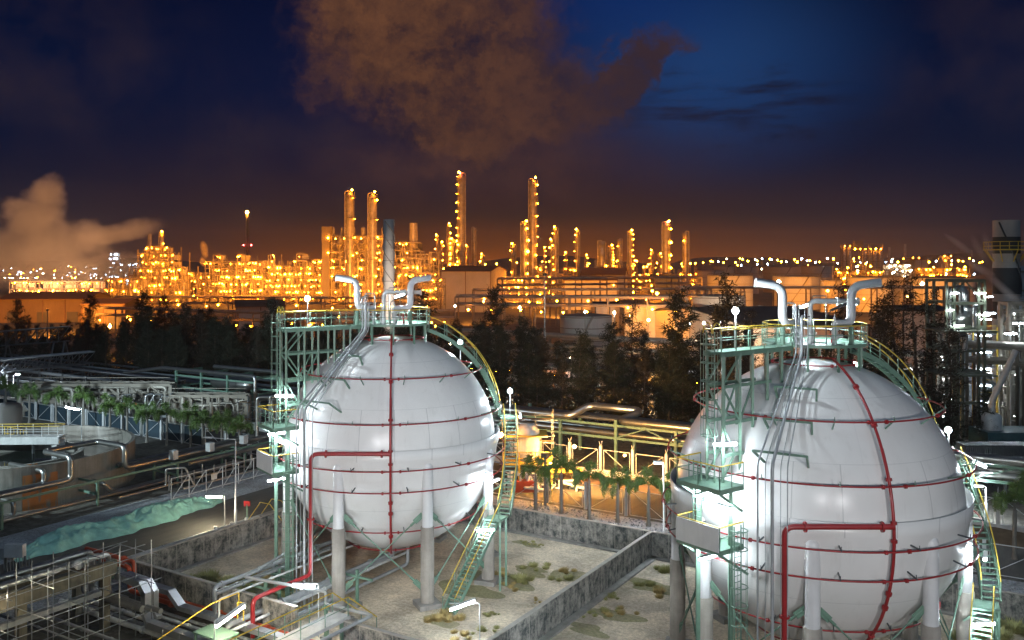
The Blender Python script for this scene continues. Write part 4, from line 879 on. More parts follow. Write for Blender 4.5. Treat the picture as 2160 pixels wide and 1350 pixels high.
# brown earth bank at the foot of the low wall
def bank():
    mb = MB(); n, m_ = 40, 8; r = random.Random(3); vs = []
    for i in range(n + 1):
        for j in range(m_ + 1):
            t = j / m_; vs.append((-60 + 75 * i / n, 79.4 + 2.6 * t, .02 + .75 * t ** .7 * (.7 + .3 * math.sin(i * .9)) + r.uniform(-.04, .06) * (t > 0)))
    mb.add(vs, [(i * (m_ + 1) + j, (i + 1) * (m_ + 1) + j, (i + 1) * (m_ + 1) + j + 1, i * (m_ + 1) + j + 1) for i in range(n) for j in range(m_)], True)
    tag(mb.build('earth_bank', mat('brown_earth', (.22, .15, .09), .95, var=.5, vscale=1.0, bump=.5, bscale=5), None), kind='structure')
bank()
# dry grass tufts
mat('dry_grass', (.62, .46, .18), .8, var=.4, vscale=3); mat('green_grass', (.46, .44, .17), .8, var=.4, vscale=3)
def tuft_mesh(m_, seed, n=260, R=.5, h=.55):
    r = random.Random(seed); mb = MB()
    for _ in range(n):
        a_ = r.uniform(0, 2 * math.pi); q = R * math.sqrt(r.random()) * .6; b = Vector((q * math.cos(a_), q * math.sin(a_), 0)); hh = h * r.uniform(.5, 1.1) * (1.1 - q / R)
        e = b + Vector((math.cos(a_) * hh * r.uniform(.2, .8), math.sin(a_) * hh * r.uniform(.2, .8), hh)); w_ = Vector((-math.sin(a_), math.cos(a_), 0)) * .02
        mb.add([b - w_, b + w_, e], [(0, 1, 2)])
    return mb.mesh('grass_tuft', M[m_])
tf = [tuft_mesh('dry_grass', 1), tuft_mesh('dry_grass', 2), tuft_mesh('green_grass', 3)]
tufts = [(1085, 1085, 1.4, 0), (1182, 1098, 1.0, 1), (1206, 1100, .9, 0), (1225, 1112, .9, 1), (1303, 1132, 2.0, 0), (1350, 1130, 1.1, 1), (1383, 1140, 1.5, 0), (925, 1308, 1.5, 0), (940, 1298, 1.2, 1), (1062, 1215, 1.2, 0), (1100, 1225, 1.5, 2), (1078, 1240, 1.0, 0), (1125, 1195, 1.2, 2), (1200, 1222, 1.2, 2), (1190, 1205, 1.0, 0), (1255, 1300, .7, 2), (1310, 1295, 1.0, 0), (1275, 1290, .9, 2), (1370, 1235, 1.4, 2), (1390, 1250, 1.2, 0), (1405, 1205, 1.5, 2), (1290, 1260, .8, 2), (400, 1230, 1.6, 2), (440, 1222, 1.9, 2), (480, 1232, 2.0, 2), (470, 1248, 1.8, 2), (520, 1240, 1.7, 2), (560, 1225, 1.4, 0), (455, 1225, 1.3, 0), (600, 1262, 1.5, 2), (500, 1252, 1.5, 2), (2140, 1330, 3.0, 2), (2110, 1345, 2.6, 2), (1030, 1300, .6, 2), (1130, 1268, .5, 0), (1108, 1145, .8, 2), (1128, 1150, .7, 2), (980, 1340, 1.2, 0), (1015, 1330, .9, 2)]
r = random.Random(12)
mb = {0: MB(), 1: MB(), 2: MB()}
for px, py, s, k in tufts:
    x, y, _ = gnd(px, py); me = tf[k]; co = [v.co for v in me.vertices]
    for q in range(5):
        ox, oy, an, sc_ = x + r.uniform(-.9, .9) * s * (q > 0), y + r.uniform(-.9, .9) * s * (q > 0), r.uniform(0, 6.28), s * r.uniform(.7, 1.25) * (1 if q == 0 else .6)
        ca, sa = math.cos(an), math.sin(an)
        mb[k].add([(ox + sc_ * (c.x * ca - c.y * sa), oy + sc_ * (c.x * sa + c.y * ca), .02 + sc_ * c.z * .62) for c in co], [tuple(p.vertices) for p in me.polygons])
mb[0].add(mb[1].v, mb[1].f)
tag(mb[0].build('dry_grass', M['dry_grass'], None), 'straw coloured dry grass tufts scattered on the gravel', 'dry grass', kind='stuff')
tag(mb[2].build('green_grass', M['green_grass'], None), 'yellow-green low grass growing on the gravel around the smaller sphere', 'grass', kind='stuff')
# rubble on the verge
mb = MB(); r = random.Random(5)
for _ in range(2600):
    x, y, s = r.uniform(-47, 2), r.uniform(63.1, 71), r.uniform(.05, .16); a_ = r.uniform(0, 6.3)
    mb.add([(x + s * math.cos(a_), y + s * math.sin(a_), .01), (x + s * math.cos(a_ + 2), y + s * math.sin(a_ + 2), .01), (x + s * math.cos(a_ + 4), y + s * math.sin(a_ + 4), .01), (x, y, s * r.uniform(.6, 1.2))], [(0, 1, 3), (1, 2, 3), (2, 0, 3)])
tag(mb.build('rubble', mat('rubble_stone', (.36, .38, .41), .9, var=.6, vscale=2), None), 'broken grey stones covering the verge below the palms', 'rubble', kind='stuff')

# ---- middle pipe rack between the spheres (amber lit)
X0, X1, YR = -62.0, 22.0, 89.0
rk = thing('main_pipe_rack', 'amber lit green steel pipe rack between the two spheres, in front of the trees', 'pipe rack', (X0, YR, 0))
bm = MB(); pm_ = MB().box((0, 0, 2.5), (.32, .32, 5.0)).mesh('rack_post', M['green_steel'])
n = int((X1 - X0) / 7)
for k in range(n + 1):
    x = 7 * k
    for y in (0, 5): inst('rack_post', pm_, rk, (x, y, 0))
    for z in (2.9, 4.4): bm.box((x, 2.5, z), (.2, 4.7, .3))
for y in (0, 5):
    for z in (2.95, 4.35): bm.box(((X1 - X0) / 2, y, z), (X1 - X0, .14, .26))
for k in (0, 3, 4, 8, 9): bm.beam((7 * k, -.02, 3.0), (7 * k + 3.5, -.02, 4.3), .12); bm.beam((7 * k + 7, -.02, 3.0), (7 * k + 3.5, -.02, 4.3), .12)
bm.build('rack_beams', M['green_steel'], rk)
pipe_run('clad_pipe', 'big clad pipe with a raised loop along the top of the amber lit rack', [(X0, YR - .2, 4.95), (-46.6, YR - .2, 4.95), (-45.2, YR + 1.8, 6.0), (-42.0, YR + 1.8, 6.0), (-39.0, YR + 2.6, 5.8), (-40.6, YR - .2, 4.95), (X1, YR - .2, 4.95)], .42, cl, clad=True, bend=.9)
for k, (y, z, rr) in enumerate([(.8, 3.3, .3), (1.7, 3.25, .22), (2.5, 3.2, .16), (3.3, 3.3, .3), (1.2, 4.75, .2), (2.2, 4.8, .24), (3.6, 4.7, .16)]):
    pipe_run('rack_pipe', ['thick clad pipe at the front of the lower deck of the amber rack', 'second clad pipe on the lower deck of the amber rack', 'thinnest clad pipe on the lower deck of the amber rack', 'thick clad pipe at the back of the lower deck of the amber rack', 'clad pipe just behind the big looped pipe on the top deck', 'middle clad pipe on the top deck of the amber rack', 'thin clad pipe at the back of the top deck of the amber rack'][k], [(X0, YR + y, z), (X1, YR + y, z)], rr, cl, clad=True)
# vessel skid with scaffolding under a warm flood
p = gnd(1108, 985); vx, vy = at(1112, 88)
o = thing('vessel_skid', 'upright vessel on a railed steel platform under a bright amber flood, beside the smaller sphere', 'vessel', (vx, vy, 0), YAW)
MB().lathe([(.001, 2.0), (.5, 2.2), (1.15, 3.2), (1.25, 3.6), (1.25, 5.6), (.9, 6.2), (.001, 6.4)], 24).build('shell', M['white_concrete'], o)
mb = MB().box((0, 0, 2.6), (5.0, 3.6, .12)); mb.box((0, 0, 5.3), (4.0, 3.4, .1)); mb.build('platform', M['yellow_paint'], o)
mb = MB()
for x in (-2.4, -.8, .8, 2.4):
    mb.cyl((x, -1.75, 2.6), (x, -1.75, 3.8), .04, 5); mb.box((x, -1.6, 1.3), (.2, .2, 2.6))
for z in (3.2, 3.8): mb.cyl((-2.4, -1.75, z), (2.4, -1.75, z), .035, 5)
mb.build('frame', M['yellow_paint'], o)
mb = MB(); r = random.Random(9)
for k in range(12): x, y = r.uniform(-2.3, 5.5), r.uniform(-2.6, -1.0); z = r.uniform(.4, 2.2); mb.pipe([(x, y, 0), (x, y, z), (x + r.uniform(-2, 2), y, z), (x + 1, y, .2)], r.choice([.06, .1, .14]), 8)
mb.build('pipework', M['white_pipe'], o)
MB().box((3.8, -1.2, 1.9), (3.2, 1.6, .1)).build('side_platform', M['yellow_paint'], o)
inst('lamp', BULB['sodium_bright'], o, (-2.6, -2.2, 5.6), scale=.26); inst('lamp', BULB['sodium_flood'], o, (4.6, -1.9, 4.4), scale=.17); inst('lamp', BULB['sodium_flood'], o, (2.2, -2.9, 3.0), scale=.09); inst('lamp', BULB['sodium_flood'], o, (9.5, -2.2, 3.6), scale=.10)
scaffold('scaffolding around the amber lit vessel', (vx - 2.2, vy - 1.2, 0), 3, 1, 3, 1.7, 3.0, 2.2, YAW, 8)
tag(MB().box((0, 0, .55), (2.2, .8, 1.1), YAW).build('red_tool_chest', M['red_orange_paint'], None, loc=at(1106, 86) + (0,)), 'red-orange chest below the amber lit vessel', 'chest')

# ---- left frame with drum, pipe runs and conveyors
fx, fy = at(372, 131); o = thing('drum_frame', 'tall open green frame holding a long horizontal drum, left of the smaller sphere', 'steel frame', (fx, fy, 0))
bm = MB(); pm_ = MB().box((0, 0, 3.2), (.3, .3, 6.4)).mesh('frame_post', M['green_steel'])
for k in range(4):
    for y in (0, 4.5): inst('frame_post', pm_, o, (5.6 * k, y, 0))
    for z in (1.8, 4.0, 6.3): bm.box((5.6 * k, 2.25, z), (.2, 4.3, .25))
for y in (0, 4.5):
    for z in (1.8, 4.0, 5.7): bm.box((8.4, y, z), (16.8, .18, .26))
bm.build('frame_beams', M['green_steel'], o)
MB().lathe([(.001, -4.2), (.6, -4.0), (.85, -3.4), (.85, 3.4), (.6, 4.0), (.001, 4.2)], 20).build('drum', M['cladding'], o, loc=(9.5, 2.2, 4.9)).rotation_euler = (0, R_(90), 0)
mb = MB().pipe([(-14, 1, 5.0), (-3, 0, 6.6), (16.8, 0, 6.6), (16.8, 0, 4.2)], .25, 10); mb.pipe([(3, 4.5, 6.7), (17.5, 4.5, 6.7), (17.8, 4.0, 3.9), (20, 4, 3.9)], .3, 10); mb.pipe([(5, 1, 2.0), (5, 1, 3.6), (7.5, 1, 3.6)], .25, 10); mb.pipe([(7, .6, 2.0), (7, .6, 3.5), (9.5, .6, 3.5)], .3, 10); mb.build('pipework', M['cladding'], o)
pr_lab = ['lowest grey pipe run left of the drum frame', 'second grey pipe run left of the drum frame', 'third grey pipe run left of the drum frame', 'fourth grey pipe run, behind the drum frame', 'fifth grey pipe run, in the dark before the trees', 'farthest grey pipe run, at the foot of the trees']
for k, (y, z, rr) in enumerate([(86.5, 1.6, .25), (88.0, 2.0, .2), (90.5, 2.6, .3), (94.0, 3.2, .3), (98, 3.0, .25), (100.5, 3.4, .2)]):
    pipe_run('long_pipe', pr_lab[k], [(-190, y, z), (-66, y, z)], rr, 'galvanised' if k % 2 else 'grey_pipe', clad=True)
o = thing('low_pipe_rack', 'low dark pipe rack with grey legs running left towards the conveyor', 'pipe rack', (-190, 92, 0)); mb = MB().box((0, .2, 2.75), (.2, 4.2, .25))
for y in (-1.8, 2.2): mb.box((0, y, 1.5), (.25, .25, 3.0))
mb = mb.mesh('rack_leg', M['galvanised'])
for k in range(18): inst('rack_leg', mb, o, (7 * k, 0, 0))
o = thing('small_valve_group', 'cluster of short bent pipes with orange caps behind the palms', 'valve group', at(268, 122) + (0,), YAW); mb = MB(); r = random.Random(21)
for k in range(9): x = k * 1.1 - 4; h = r.uniform(1.8, 4.2); mb.pipe([(x, 0, 0), (x, 0, h), (x + r.choice([-1, 1.2]), .4, h), (x + r.choice([-1, 1]), .4, .3)], r.choice([.12, .2, .26]), 8)
mb.build('pipework', M['cladding'], o); mb = MB()
for k in range(3): mb.cyl((k * 1.7 - 2, -.3, 2.6), (k * 1.7 - 2, -.3, 3.0), .16, 8)
mb.build('caps', M['red_orange_paint'], o)
def truss(label, a, b, h, w_, legs):
    a, b = Vector(a), Vector(b); o = thing('conveyor', label, 'conveyor', (a.x, a.y, 0)); d = b - a; L = d.length; n = max(4, int(L / h)); e = d.normalized(); s_ = Vector((-e.y, e.x, 0)); z0 = a.z; mb = MB()
    for s in (-.5, .5):
        o_ = s_ * w_ * s; A = Vector((0, 0, a.z)) + o_; Bv = Vector((d.x, d.y, b.z)) + o_; up = Vector((0, 0, h))
        mb.beam(A, Bv, .18); mb.beam(A + up, Bv + up, .18)
        for k in range(n): p, q = A.lerp(Bv, k / n), A.lerp(Bv, (k + 1) / n); mb.beam(p, p + up, .1); mb.beam(p, q + up, .1)
    mb.build('truss', M['galvanised'], o)
    MB().beam((0, 0, a.z + h + .15), (d.x, d.y, b.z + h + .15), w_ + .6, .12).build('roof', M['white_pipe'], o)
    lg = MB()
    for f in legs:
        p = Vector((d.x * f, d.y * f, a.z + (b.z - a.z) * f))
        for s in (-.5, .5): lg.beam(p + s_ * w_ * s, (p.x + s_.x * w_ * s * 2.6, p.y + s_.y * w_ * s * 2.6, 0), .22)
        lg.beam(p + e * 1.2, (p.x - e.x * .5, p.y - e.y * .5, 0), .22)
    lg.build('legs', M['galvanised'], o)
p, q = at(-60, 172), at(134, 162); truss('pale truss conveyor gallery ending in a tall leg at the far left', p + (zat(733, 172),), q + (zat(720, 162),), 2.6, 2.4, (.35, .96))
p, q = at(-60, 150), at(195, 165); truss('lower truss conveyor rising towards the trees at far left', p + (zat(790, 150),), q + (zat(765, 165),), 2.0, 2.0, (.2, .6, .95))

# flood masts that light the spheres from the viewer's side (standing on the site, outside the frame)
def flood(label, X, Y, h, tx, energy, size=55, col=(.9, .95, 1.0)):
    x, y = site(X, Y); o = thing('flood_mast', label, 'flood mast', (x, y, 0))
    MB().lathe([(.16, 0), (.1, h)], 10).build('mast', M['galvanised'], o)
    d = (Vector(tx) - Vector((x, y, h))).normalized()
    hd = MB().beam(Vector((0, 0, h)) - d * .25, Vector((0, 0, h)) + d * .2, .6, .45).build('lamp_head', M['dark_steel'], o)
    ld = bpy.data.lights.new('flood', 'SPOT'); l = bpy.data.objects.new('flood_lamp', ld); COL.objects.link(l); adopt(l, hd)
    ld.energy = energy; ld.spot_size = R_(size); ld.spot_blend = .5; ld.shadow_soft_size = .18; ld.color = col
    l.location = Vector((0, 0, h)) + d * .3; l.rotation_euler = d.to_track_quat('-Z', 'Y').to_euler()
sl = site(-8.75, 64); sr = site(16.7, 48.5)
flood('left flood mast left of the viewpoint, towards the smaller sphere', -15, 6, 17.0, (sl[0], sl[1], 8.0), 34000, 31, (.97, .98, 1.0))
flood('right flood mast left of the viewpoint, towards the smaller sphere', -5.5, 4, 18.8, (sl[0], sl[1], 8.0), 30000, 31, (.97, .98, 1.0))
flood('left flood mast right of the viewpoint, towards the larger sphere', 6, 4, 18.8, (sr[0], sr[1], 8.0), 14000, 36, (.97, .98, 1.0))
flood('right flood mast right of the viewpoint, towards the larger sphere', 17, 5, 17.5, (sr[0], sr[1], 8.0), 14000, 36, (.97, .98, 1.0))
flood('flood mast beyond the left edge, lighting the blue fence and the palms', -66, 88, 9, at(230, 115) + (2.0,), 42000, 80, (.66, .86, 1.0))
flood('third flood mast beyond the left edge, over the pipe racks by the clarifier', -62, 66, 13, at(420, 105) + (2.0,), 42000, 70, (.72, .92, 1.0))  # added unseen flood, brightens the left pipe racks
flood('second flood mast outside the lower edge, towards the verge between the spheres', 2.5, 40, 4.5, at(1230, 84) + (1.5,), 4200, 62, (.85, .93, 1.0))
flood('amber flood mast on the service road, left of the amber lit rack', *(lambda q: (CA * q[0] + SA * q[1], -SA * q[0] + CA * q[1]))(at(1150, 81)), 4.6, at(1330, 95) + (3.0,), 22000, 95, (1.0, .56, .18))  # added flood that carries the amber light along the rack
# ================================================================== casuarina belt
mat('needles', (.034, .038, .018), .8, var=.5, vscale=.6); mat('needles_brown', (.052, .038, .019), .8, var=.5, vscale=.6); mat('bark', (.10, .075, .055), .9, vscale=3)
def casuarina(seed, h, spread, sparse, m_):
    r = random.Random(seed); tr, cr = MB(), MB()
    bend = [Vector((0, 0, 0))]; n = 8
    for i in range(1, n + 1): bend.append(Vector((bend[-1].x + r.uniform(-.12, .12), bend[-1].y + r.uniform(-.12, .12), h * i / n)))
    for i in range(n): tr.cyl(bend[i], bend[i + 1], .17 * (1 - i / n) + .025, 6, .17 * (1 - (i + 1) / n) + .02, False)
    def trunk_at(z): t = min(z / h * n, n - .001); i = int(t); return bend[i].lerp(bend[i + 1], t - i)
    nb = int(46 * sparse); z = h * .10
    for b in range(nb):
        f = (b + r.random()) / nb; z = h * (.16 + .82 * f)
        L = spread * 1.05 * (1 - f) ** .54 * r.uniform(.45, 1.15) * (1.0 if f > .18 else .75) + .35; a = r.uniform(0, 2 * math.pi); up = r.uniform(.25, .7)
        p = trunk_at(z); e = p + Vector((math.cos(a) * L, math.sin(a) * L, L * up)); tr.cyl(p, e, .035, 4, .012, False)
        nc = 2 + int(L * 2.0)
        for c in range(nc):
            q = p.lerp(e, (c + .7 + r.random() * .5) / (nc + .3)); s = r.uniform(.28, .62)
            for k in range(20):
                d = Vector((r.gauss(0, 1), r.gauss(0, 1), r.gauss(.25, .8))).normalized() * s * r.uniform(.6, 1.5); o = q + Vector((r.gauss(0, .22), r.gauss(0, .22), r.gauss(0, .2)))
                w_ = d.cross(Vector((r.random(), r.random(), r.random()))).normalized() * r.uniform(.025, .06)
                cr.add([o - w_, o + w_, o + d + Vector((0, 0, -.12))], [(0, 1, 2)])
    return tr.mesh('trunk', M['bark']), cr.mesh('crown', M[m_])
CAS = [casuarina(s, 14, sp, de, m_) for s, sp, de, m_ in ((1, 2.6, 1.0, 'needles'), (2, 2.1, .9, 'needles_brown'), (3, 3.0, 1.15, 'needles'), (4, 1.7, .75, 'needles_brown'), (5, 2.4, 1.0, 'needles'), (6, 2.8, 1.1, 'needles'), (7, 1.3, .55, 'needles_brown'))]
def tree(u, v, h, k, label, group='casuarina trees in the dark belt'):
    o = thing('casuarina_tree', label, 'tree', (u, v, 0), (u * 7.3 + v) % 6.28, group); t, c = CAS[k % 7]; s = h / 14
    inst('trunk', t, o, scale=(s, s, s)); inst('crown', c, o, scale=(s * 1.08, s * 1.08, s)); return o
r = random.Random(77)
# lone tall trees that stand out against the lit plant (place in the photo px, depth, top py)
for px, Y, py, k, lab in [(1050, 150, 604, 4, 'tall full casuarina right of the smaller sphere, its crown against the pale warehouse'), (1532, 100, 576, 3, 'tallest thin casuarina left of the larger sphere, against the white tank'), (1500, 112, 640, 6, 'casuarina just left of the tallest thin one'),
                          (1892, 112, 588, 6, 'tall sparse casuarina right of the larger sphere, against the amber tank'), (1938, 108, 580, 6, 'tallest sparse casuarina between the larger sphere and the steel structure'), (1962, 110, 606, 3, 'dark casuarina close to the floodlit steel structure at right'),
                          (1860, 100, 628, 1, 'small-topped casuarina behind the vent of the larger sphere'), (1790, 104, 596, 6, 'thin casuarina tip beside the right vent of the larger sphere'), (1440, 108, 610, 4, 'slender casuarina midway between the spheres, left of the white tank'), (1592, 110, 652, 6, 'casuarina in front of the dark-roofed shed'),
                          (190, 195, 622, 2, 'dark casuarina at far left, standing above its neighbours'), (35, 205, 630, 0, 'casuarina at the left edge in front of the amber sheds'), (300, 190, 612, 4, 'casuarina right of the starry orange lamp'), (345, 188, 620, 1, 'second casuarina right of the starry orange lamp'), (572, 160, 628, 2, 'dark casuarina left of the smaller sphere catwalk, before the gabled shed'), (890, 140, 606, 5, 'casuarina directly behind the right vent of the smaller sphere'), (1330, 118, 634, 3, 'spindly casuarina before the bright amber wall'), (2010, 100, 668, 3, 'casuarina at the foot of the floodlit steel structure')]:
    x, y = at(px, Y); tree(x, y, zat(py, Y), k, lab)
count = 0
for row, (v, step) in enumerate([(101.5, 3.4), (105.5, 3.7), (110.5, 4.2), (117, 4.8)]):
    u = -196 + row * 1.3
    while u < 46:
        uu, vv = u + r.uniform(-1.1, 1.1), v + r.uniform(-1.4, 1.4)
        X = CA * uu + SA * vv; Y = -SA * uu + CA * vv; px = 1080 + F * X / Y
        if Y > 20 and -60 < px < 2090:
            h = r.uniform(9.5, 13.8) + (1.5 if r.random() < .15 else 0)
            if px < 260: h *= .78
            if px > 1950: h *= .62
            if not (140 < px < 300 and r.random() < .45):
                side = 'left of the smaller sphere' if px < 590 else 'behind the smaller sphere' if px < 1060 else 'between the two spheres' if px < 1440 else 'behind the larger sphere' if px < 1960 else 'right of the larger sphere'
                rw = ['front row', 'second row', 'third row', 'back row'][row]
                tree(uu, vv, h, r.randrange(6), f'dark casuarina in the {rw} of the tree belt, {side}', f'{rw} casuarinas {side}'); count += 1
        u += step * r.uniform(.8, 1.2)
# dark undergrowth under the belt
mb = MB(); rr = random.Random(3)
for _ in range(16000):
    u, v = rr.uniform(-196, 46), rr.uniform(99.5, 121); s = rr.uniform(.25, .7); z = rr.uniform(0, 2.6) * rr.random()
    d = Vector((rr.gauss(0, 1), rr.gauss(0, 1), abs(rr.gauss(.3, .8)))).normalized() * s; w_ = Vector((rr.gauss(0, 1), rr.gauss(0, 1), rr.gauss(0, 1))).normalized() * .14; o = Vector((u, v, z))
    mb.add([o - w_, o + w_, o + d], [(0, 1, 2)])
tag(mb.build('undergrowth', M['needles'], None), 'dark undergrowth at the foot of the tree belt', 'undergrowth', kind='stuff')
# ================================================================== the lit plant beyond the trees
AX = YAW
def place(px, Y, rot=0.0): return at(px, Y) + (0,), AX + rot
def lampset(o, pts, kind='sodium', rr=(.26, .40), seed=0):
    r = random.Random(seed)
    for p in pts[:100]: bulb(o, p, r.uniform(*rr) * .84 * r.choice([.55, .7, .85, 1.0, 1.15, 1.4]), kind)
def process_block(name, label, cat, px0, px1, py_top, Y, depth, floor_h, bay, seed, lamp_n, casing=True, pipes=60, steps=None, rot=0.0, lamp_kind='sodium', lamp_r=(.26, .40), wall='plant_wall', vessels=5, lamps=None, base=0.0):
    r = random.Random(seed); W = (px1 - px0) * Y / F; Hh = zat(py_top, Y); (loc, rz) = place((px0 + px1) / 2, Y, rot)
    o = thing(name, label, cat, loc, rz); nb = max(2, round(W / bay)); bw = W / nb; nf = max(2, round(Hh / floor_h)); fh = Hh / nf
    top = lambda x: Hh * (steps((x + W / 2) / W) if steps else 1.0)
    fr, br, dk, cs, pw, rl = MB(), MB(), MB(), MB(), MB(), MB()
    for i in range(nb + 1):
        x = -W / 2 + i * bw; t = top(max(-W / 2 + .01, min(W / 2 - .01, x)))
        for y in (0, depth * .33, depth): fr.box((x, y, t / 2), (.45, .45, t))
        k = 1
        while k * fh <= t + .1:
            if i < nb and k * fh <= top(x + bw * .5) + .1:
                for y in (0, depth * .33): fr.box((x + bw / 2, y, k * fh), (bw, .3, .42))
                fr.box((x, depth * .17, k * fh), (.3, depth * .33, .35))
                if r.random() < .75: dk.box((x + bw / 2, depth * .17, k * fh - .25), (bw * .98, depth * .3, .08))
                for zz in (.55, 1.1): fr.beam((x, -.25, k * fh + zz), (x + bw, -.25, k * fh + zz), .07)
                if r.random() < .4:
                    a, b = (x, x + bw) if r.random() < .5 else (x + bw, x); fr.beam((a, -.05, k * fh), (b, -.05, (k - 1) * fh), .22)
                if casing and r.random() < .9: cs.box((x + bw * r.uniform(.35, .65), depth * r.uniform(.36, .5), (k - .5) * fh), (bw * r.uniform(.45, .95), depth * .12, fh * r.uniform(.6, .98)))
            k += 1
    for _ in range(pipes):
        x = r.uniform(-W / 2, W / 2); t = top(x); z = r.uniform(.5, max(1, t)); y = r.uniform(-.6, depth * .3); q = r.random(); rad = r.choice([.12, .16, .22, .35])
        if q < .45:
            x2 = max(-W / 2, min(W / 2, x + r.choice([-1, 1]) * r.uniform(3, W * .35))); t2 = min(t, top(x2)); z = min(z, t2); pw.pipe([(x, y, max(.2, z - r.uniform(1, 5))), (x, y, z), (x2, y, z), (x2, y, max(.2, z - r.uniform(0, 6)))], rad, 6, .5, 2)
        else: pw.cyl((x, y, max(0, z - r.uniform(3, 12))), (x, y, z), rad, 6)
    fr.build('frame', M['plant_steel'], o); pw.build('pipework', M['plant_pipe'], o)
    if dk.v: dk.build('decks', M['plant_steel'], o)
    if cs.v: cs.build('casing', M[wall], o)
    for k in range(vessels):
        x = r.uniform(-W * .45, W * .45); t = top(x); rad = r.uniform(.8, 1.7); h = r.uniform(3, 7); z = r.uniform(0, max(1, t - h)); vm = MB().lathe([(.001, 0), (rad * .7, .2), (rad, .8), (rad, h - .8), (rad * .7, h - .2), (.001, h)], 14)
        vm.build('vessel', M['plant_pipe'], o, loc=(x, r.uniform(.5, depth * .25), z))
    pts = lamps(W, Hh, nb, nf, bw, fh) if lamps else []
    while len(pts) < lamp_n:
        x = r.uniform(-W / 2, W / 2); k = r.randint(1, nf); 
        if k * fh <= top(x) + .2: pts.append((x, r.uniform(-1.0, -.3), k * fh - r.uniform(.6, 1.6)))
    lampset(o, pts, lamp_kind, lamp_r, seed)
    return o, W, Hh
# main furnace block
def fl(W, Hh, nb, nf, bw, fh):
    p = []
    for k in range(nf):
        for i in range(nb):
            if (k in (2, 4, nf - 1) and i % 2 == 0) or (k == nf - 2 and i % 3 == 0) or (k == 1 and i % 2): p.append((-W / 2 + (i + .5) * bw, -.8, (k + 1) * fh - 1.3))
    return p
o, W, Hh = process_block('furnace_block', 'tall amber furnace building with rows of lamps, below the twin stacks', 'process unit', 681, 826, 498, 470, 26, 4.0, 4.8, 11, 84, pipes=190, lamps=fl, vessels=9)
r = random.Random(4)
for k in range(6):      # upright drums and header bends along the roof
    x = -W / 2 + W * (.12 + .15 * k); MB().lathe([(.001, 0), (1.0, .2), (1.2, 1), (1.2, 4.2), (.8, 5), (.001, 5.2)], 12).build('roof_drum', M['plant_pipe'], o, loc=(x, 4, Hh))
o2, W2, H2 = process_block('furnace_block', 'brown piped half of the furnace building right of the grey spiral stack', 'process unit', 830, 925, 512, 480, 22, 4.0, 5, 12, 48, pipes=170, wall='plant_dark', steps=lambda t: 1 if t < .55 else .86, vessels=6)
MB().lathe([(2.4, 0), (2.2, 12), (2.2, 14)], 16).build('stub_stack', M['plant_pipe'], o2, loc=(-2, 6, H2 - 3))
mat('brown_steel', (.16, .13, .10), .6, vscale=.3, streak=.3)
o = thing('lift_tower', 'plain boxy lift tower at the left end of the furnace building', 'lift tower', *place(687, 468)); hh = zat(478, 468)
MB().box((0, 2, hh / 2 - 4), (4.0, 4.0, hh - 8)).build('shaft', M['brown_steel'], o); MB().box((.4, 2, hh - 4), (5.0, 5, 8)).build('machine_room', M['brown_steel'], o); bulb(o, (1.4, -1, hh - 6), .5); bulb(o, (1.4, -.6, hh - 14), .4)
def column_tower(label, px, Y, wpx, py_top, nl, side=1, seed=1, name='distillation_column', kind='sodium', dome=True, mat_='plant_pipe', plats=5, lamp_r=(.30, .46), top_lamp=True, z0=0.0, group=None, red=False):
    r = random.Random(seed); hh = zat(py_top, Y); rad = wpx * Y / F / 2; o = thing(name, label, 'tower' if name != 'chimney' else 'chimney', *place(px, Y))
    prof = [(rad * 1.15, z0), (rad, z0 + rad * 2)] + [(rad, z0 + (hh - z0) * f) for f in (.3, .5, .7)] + ([(rad, hh - rad), (rad * .86, hh - rad * .45), (rad * .5, hh - rad * .1), (.001, hh)] if dome else [(rad, hh), (rad * .9, hh)])
    o.rotation_euler = (0, 0, AX); MB().lathe(prof, 20).build('shell', M[mat_], o)
    for k in range(plats):
        z = z0 + (hh - z0) * (.25 + .72 * k / max(1, plats - 1)) - rad * .6; a0 = -150 if side > 0 else 60; mb = MB().lathe([(rad, z), (rad + 1.1, z), (rad + 1.1, z + .12), (rad, z + .12)][::-1], 12, (0, 0, 0), -120 if side > 0 else 60, 60 if side > 0 else 300, False)
        for zz in (.6, 1.15): mb.ring((0, 0, z + zz), rad + 1.05, .05, 12, 4, -120 if side > 0 else 60, 60 if side > 0 else 300)
        mb.build('platform', M['plant_steel'], o)
    mb = MB().pipe([(-side * (rad + .35), -.6, z0), (-side * (rad + .35), -.6, hh + rad * .2), (0, 0, hh + rad * .3), (0, 0, hh - .2)], max(.16, rad * .16), 8, rad * .5); mb.beam((side * (rad + .3), -.5, z0), (side * (rad + .3), -.5, hh), .28, .1); mb.build('side_pipe', M['plant_pipe'], o)
    for k in range(nl):
        z = z0 + (hh - z0) * (k + .6) / nl + r.uniform(-.8, .8); a = r.uniform(-.9, .5); bulb(o, (side * (rad + .7) * math.cos(a), -abs((rad + .7) * math.sin(a)) - .3, min(z, hh - .5)), r.uniform(*lamp_r) * .84 * r.choice([.6, .8, 1.0, 1.25]), kind)
    if top_lamp: bulb(o, (side * rad * .7, -rad - .3, hh + .9), .6, 'sodium')
    if red: bulb(o, (side * rad * .3, -rad - .2, hh + .4), .7, 'red_beacon')
    return o
column_tower('left of the twin lit stacks rising from the furnace building', 738, 462, 17, 405, 6, 1, 1, 'furnace_stack'); column_tower('right of the twin lit stacks rising from the furnace building', 786, 462, 16, 409, 6, 1, 2, 'furnace_stack')
column_tower('tallest lit column, red beacon near its top, behind the pale warehouse', 973, 540, 15, 367, 15, -1, 3, red=True, plats=7)
column_tower('second tallest lit column, lamps down its right side, right of the pale warehouse', 1124, 480, 15, 379, 12, 1, 4, plats=7)
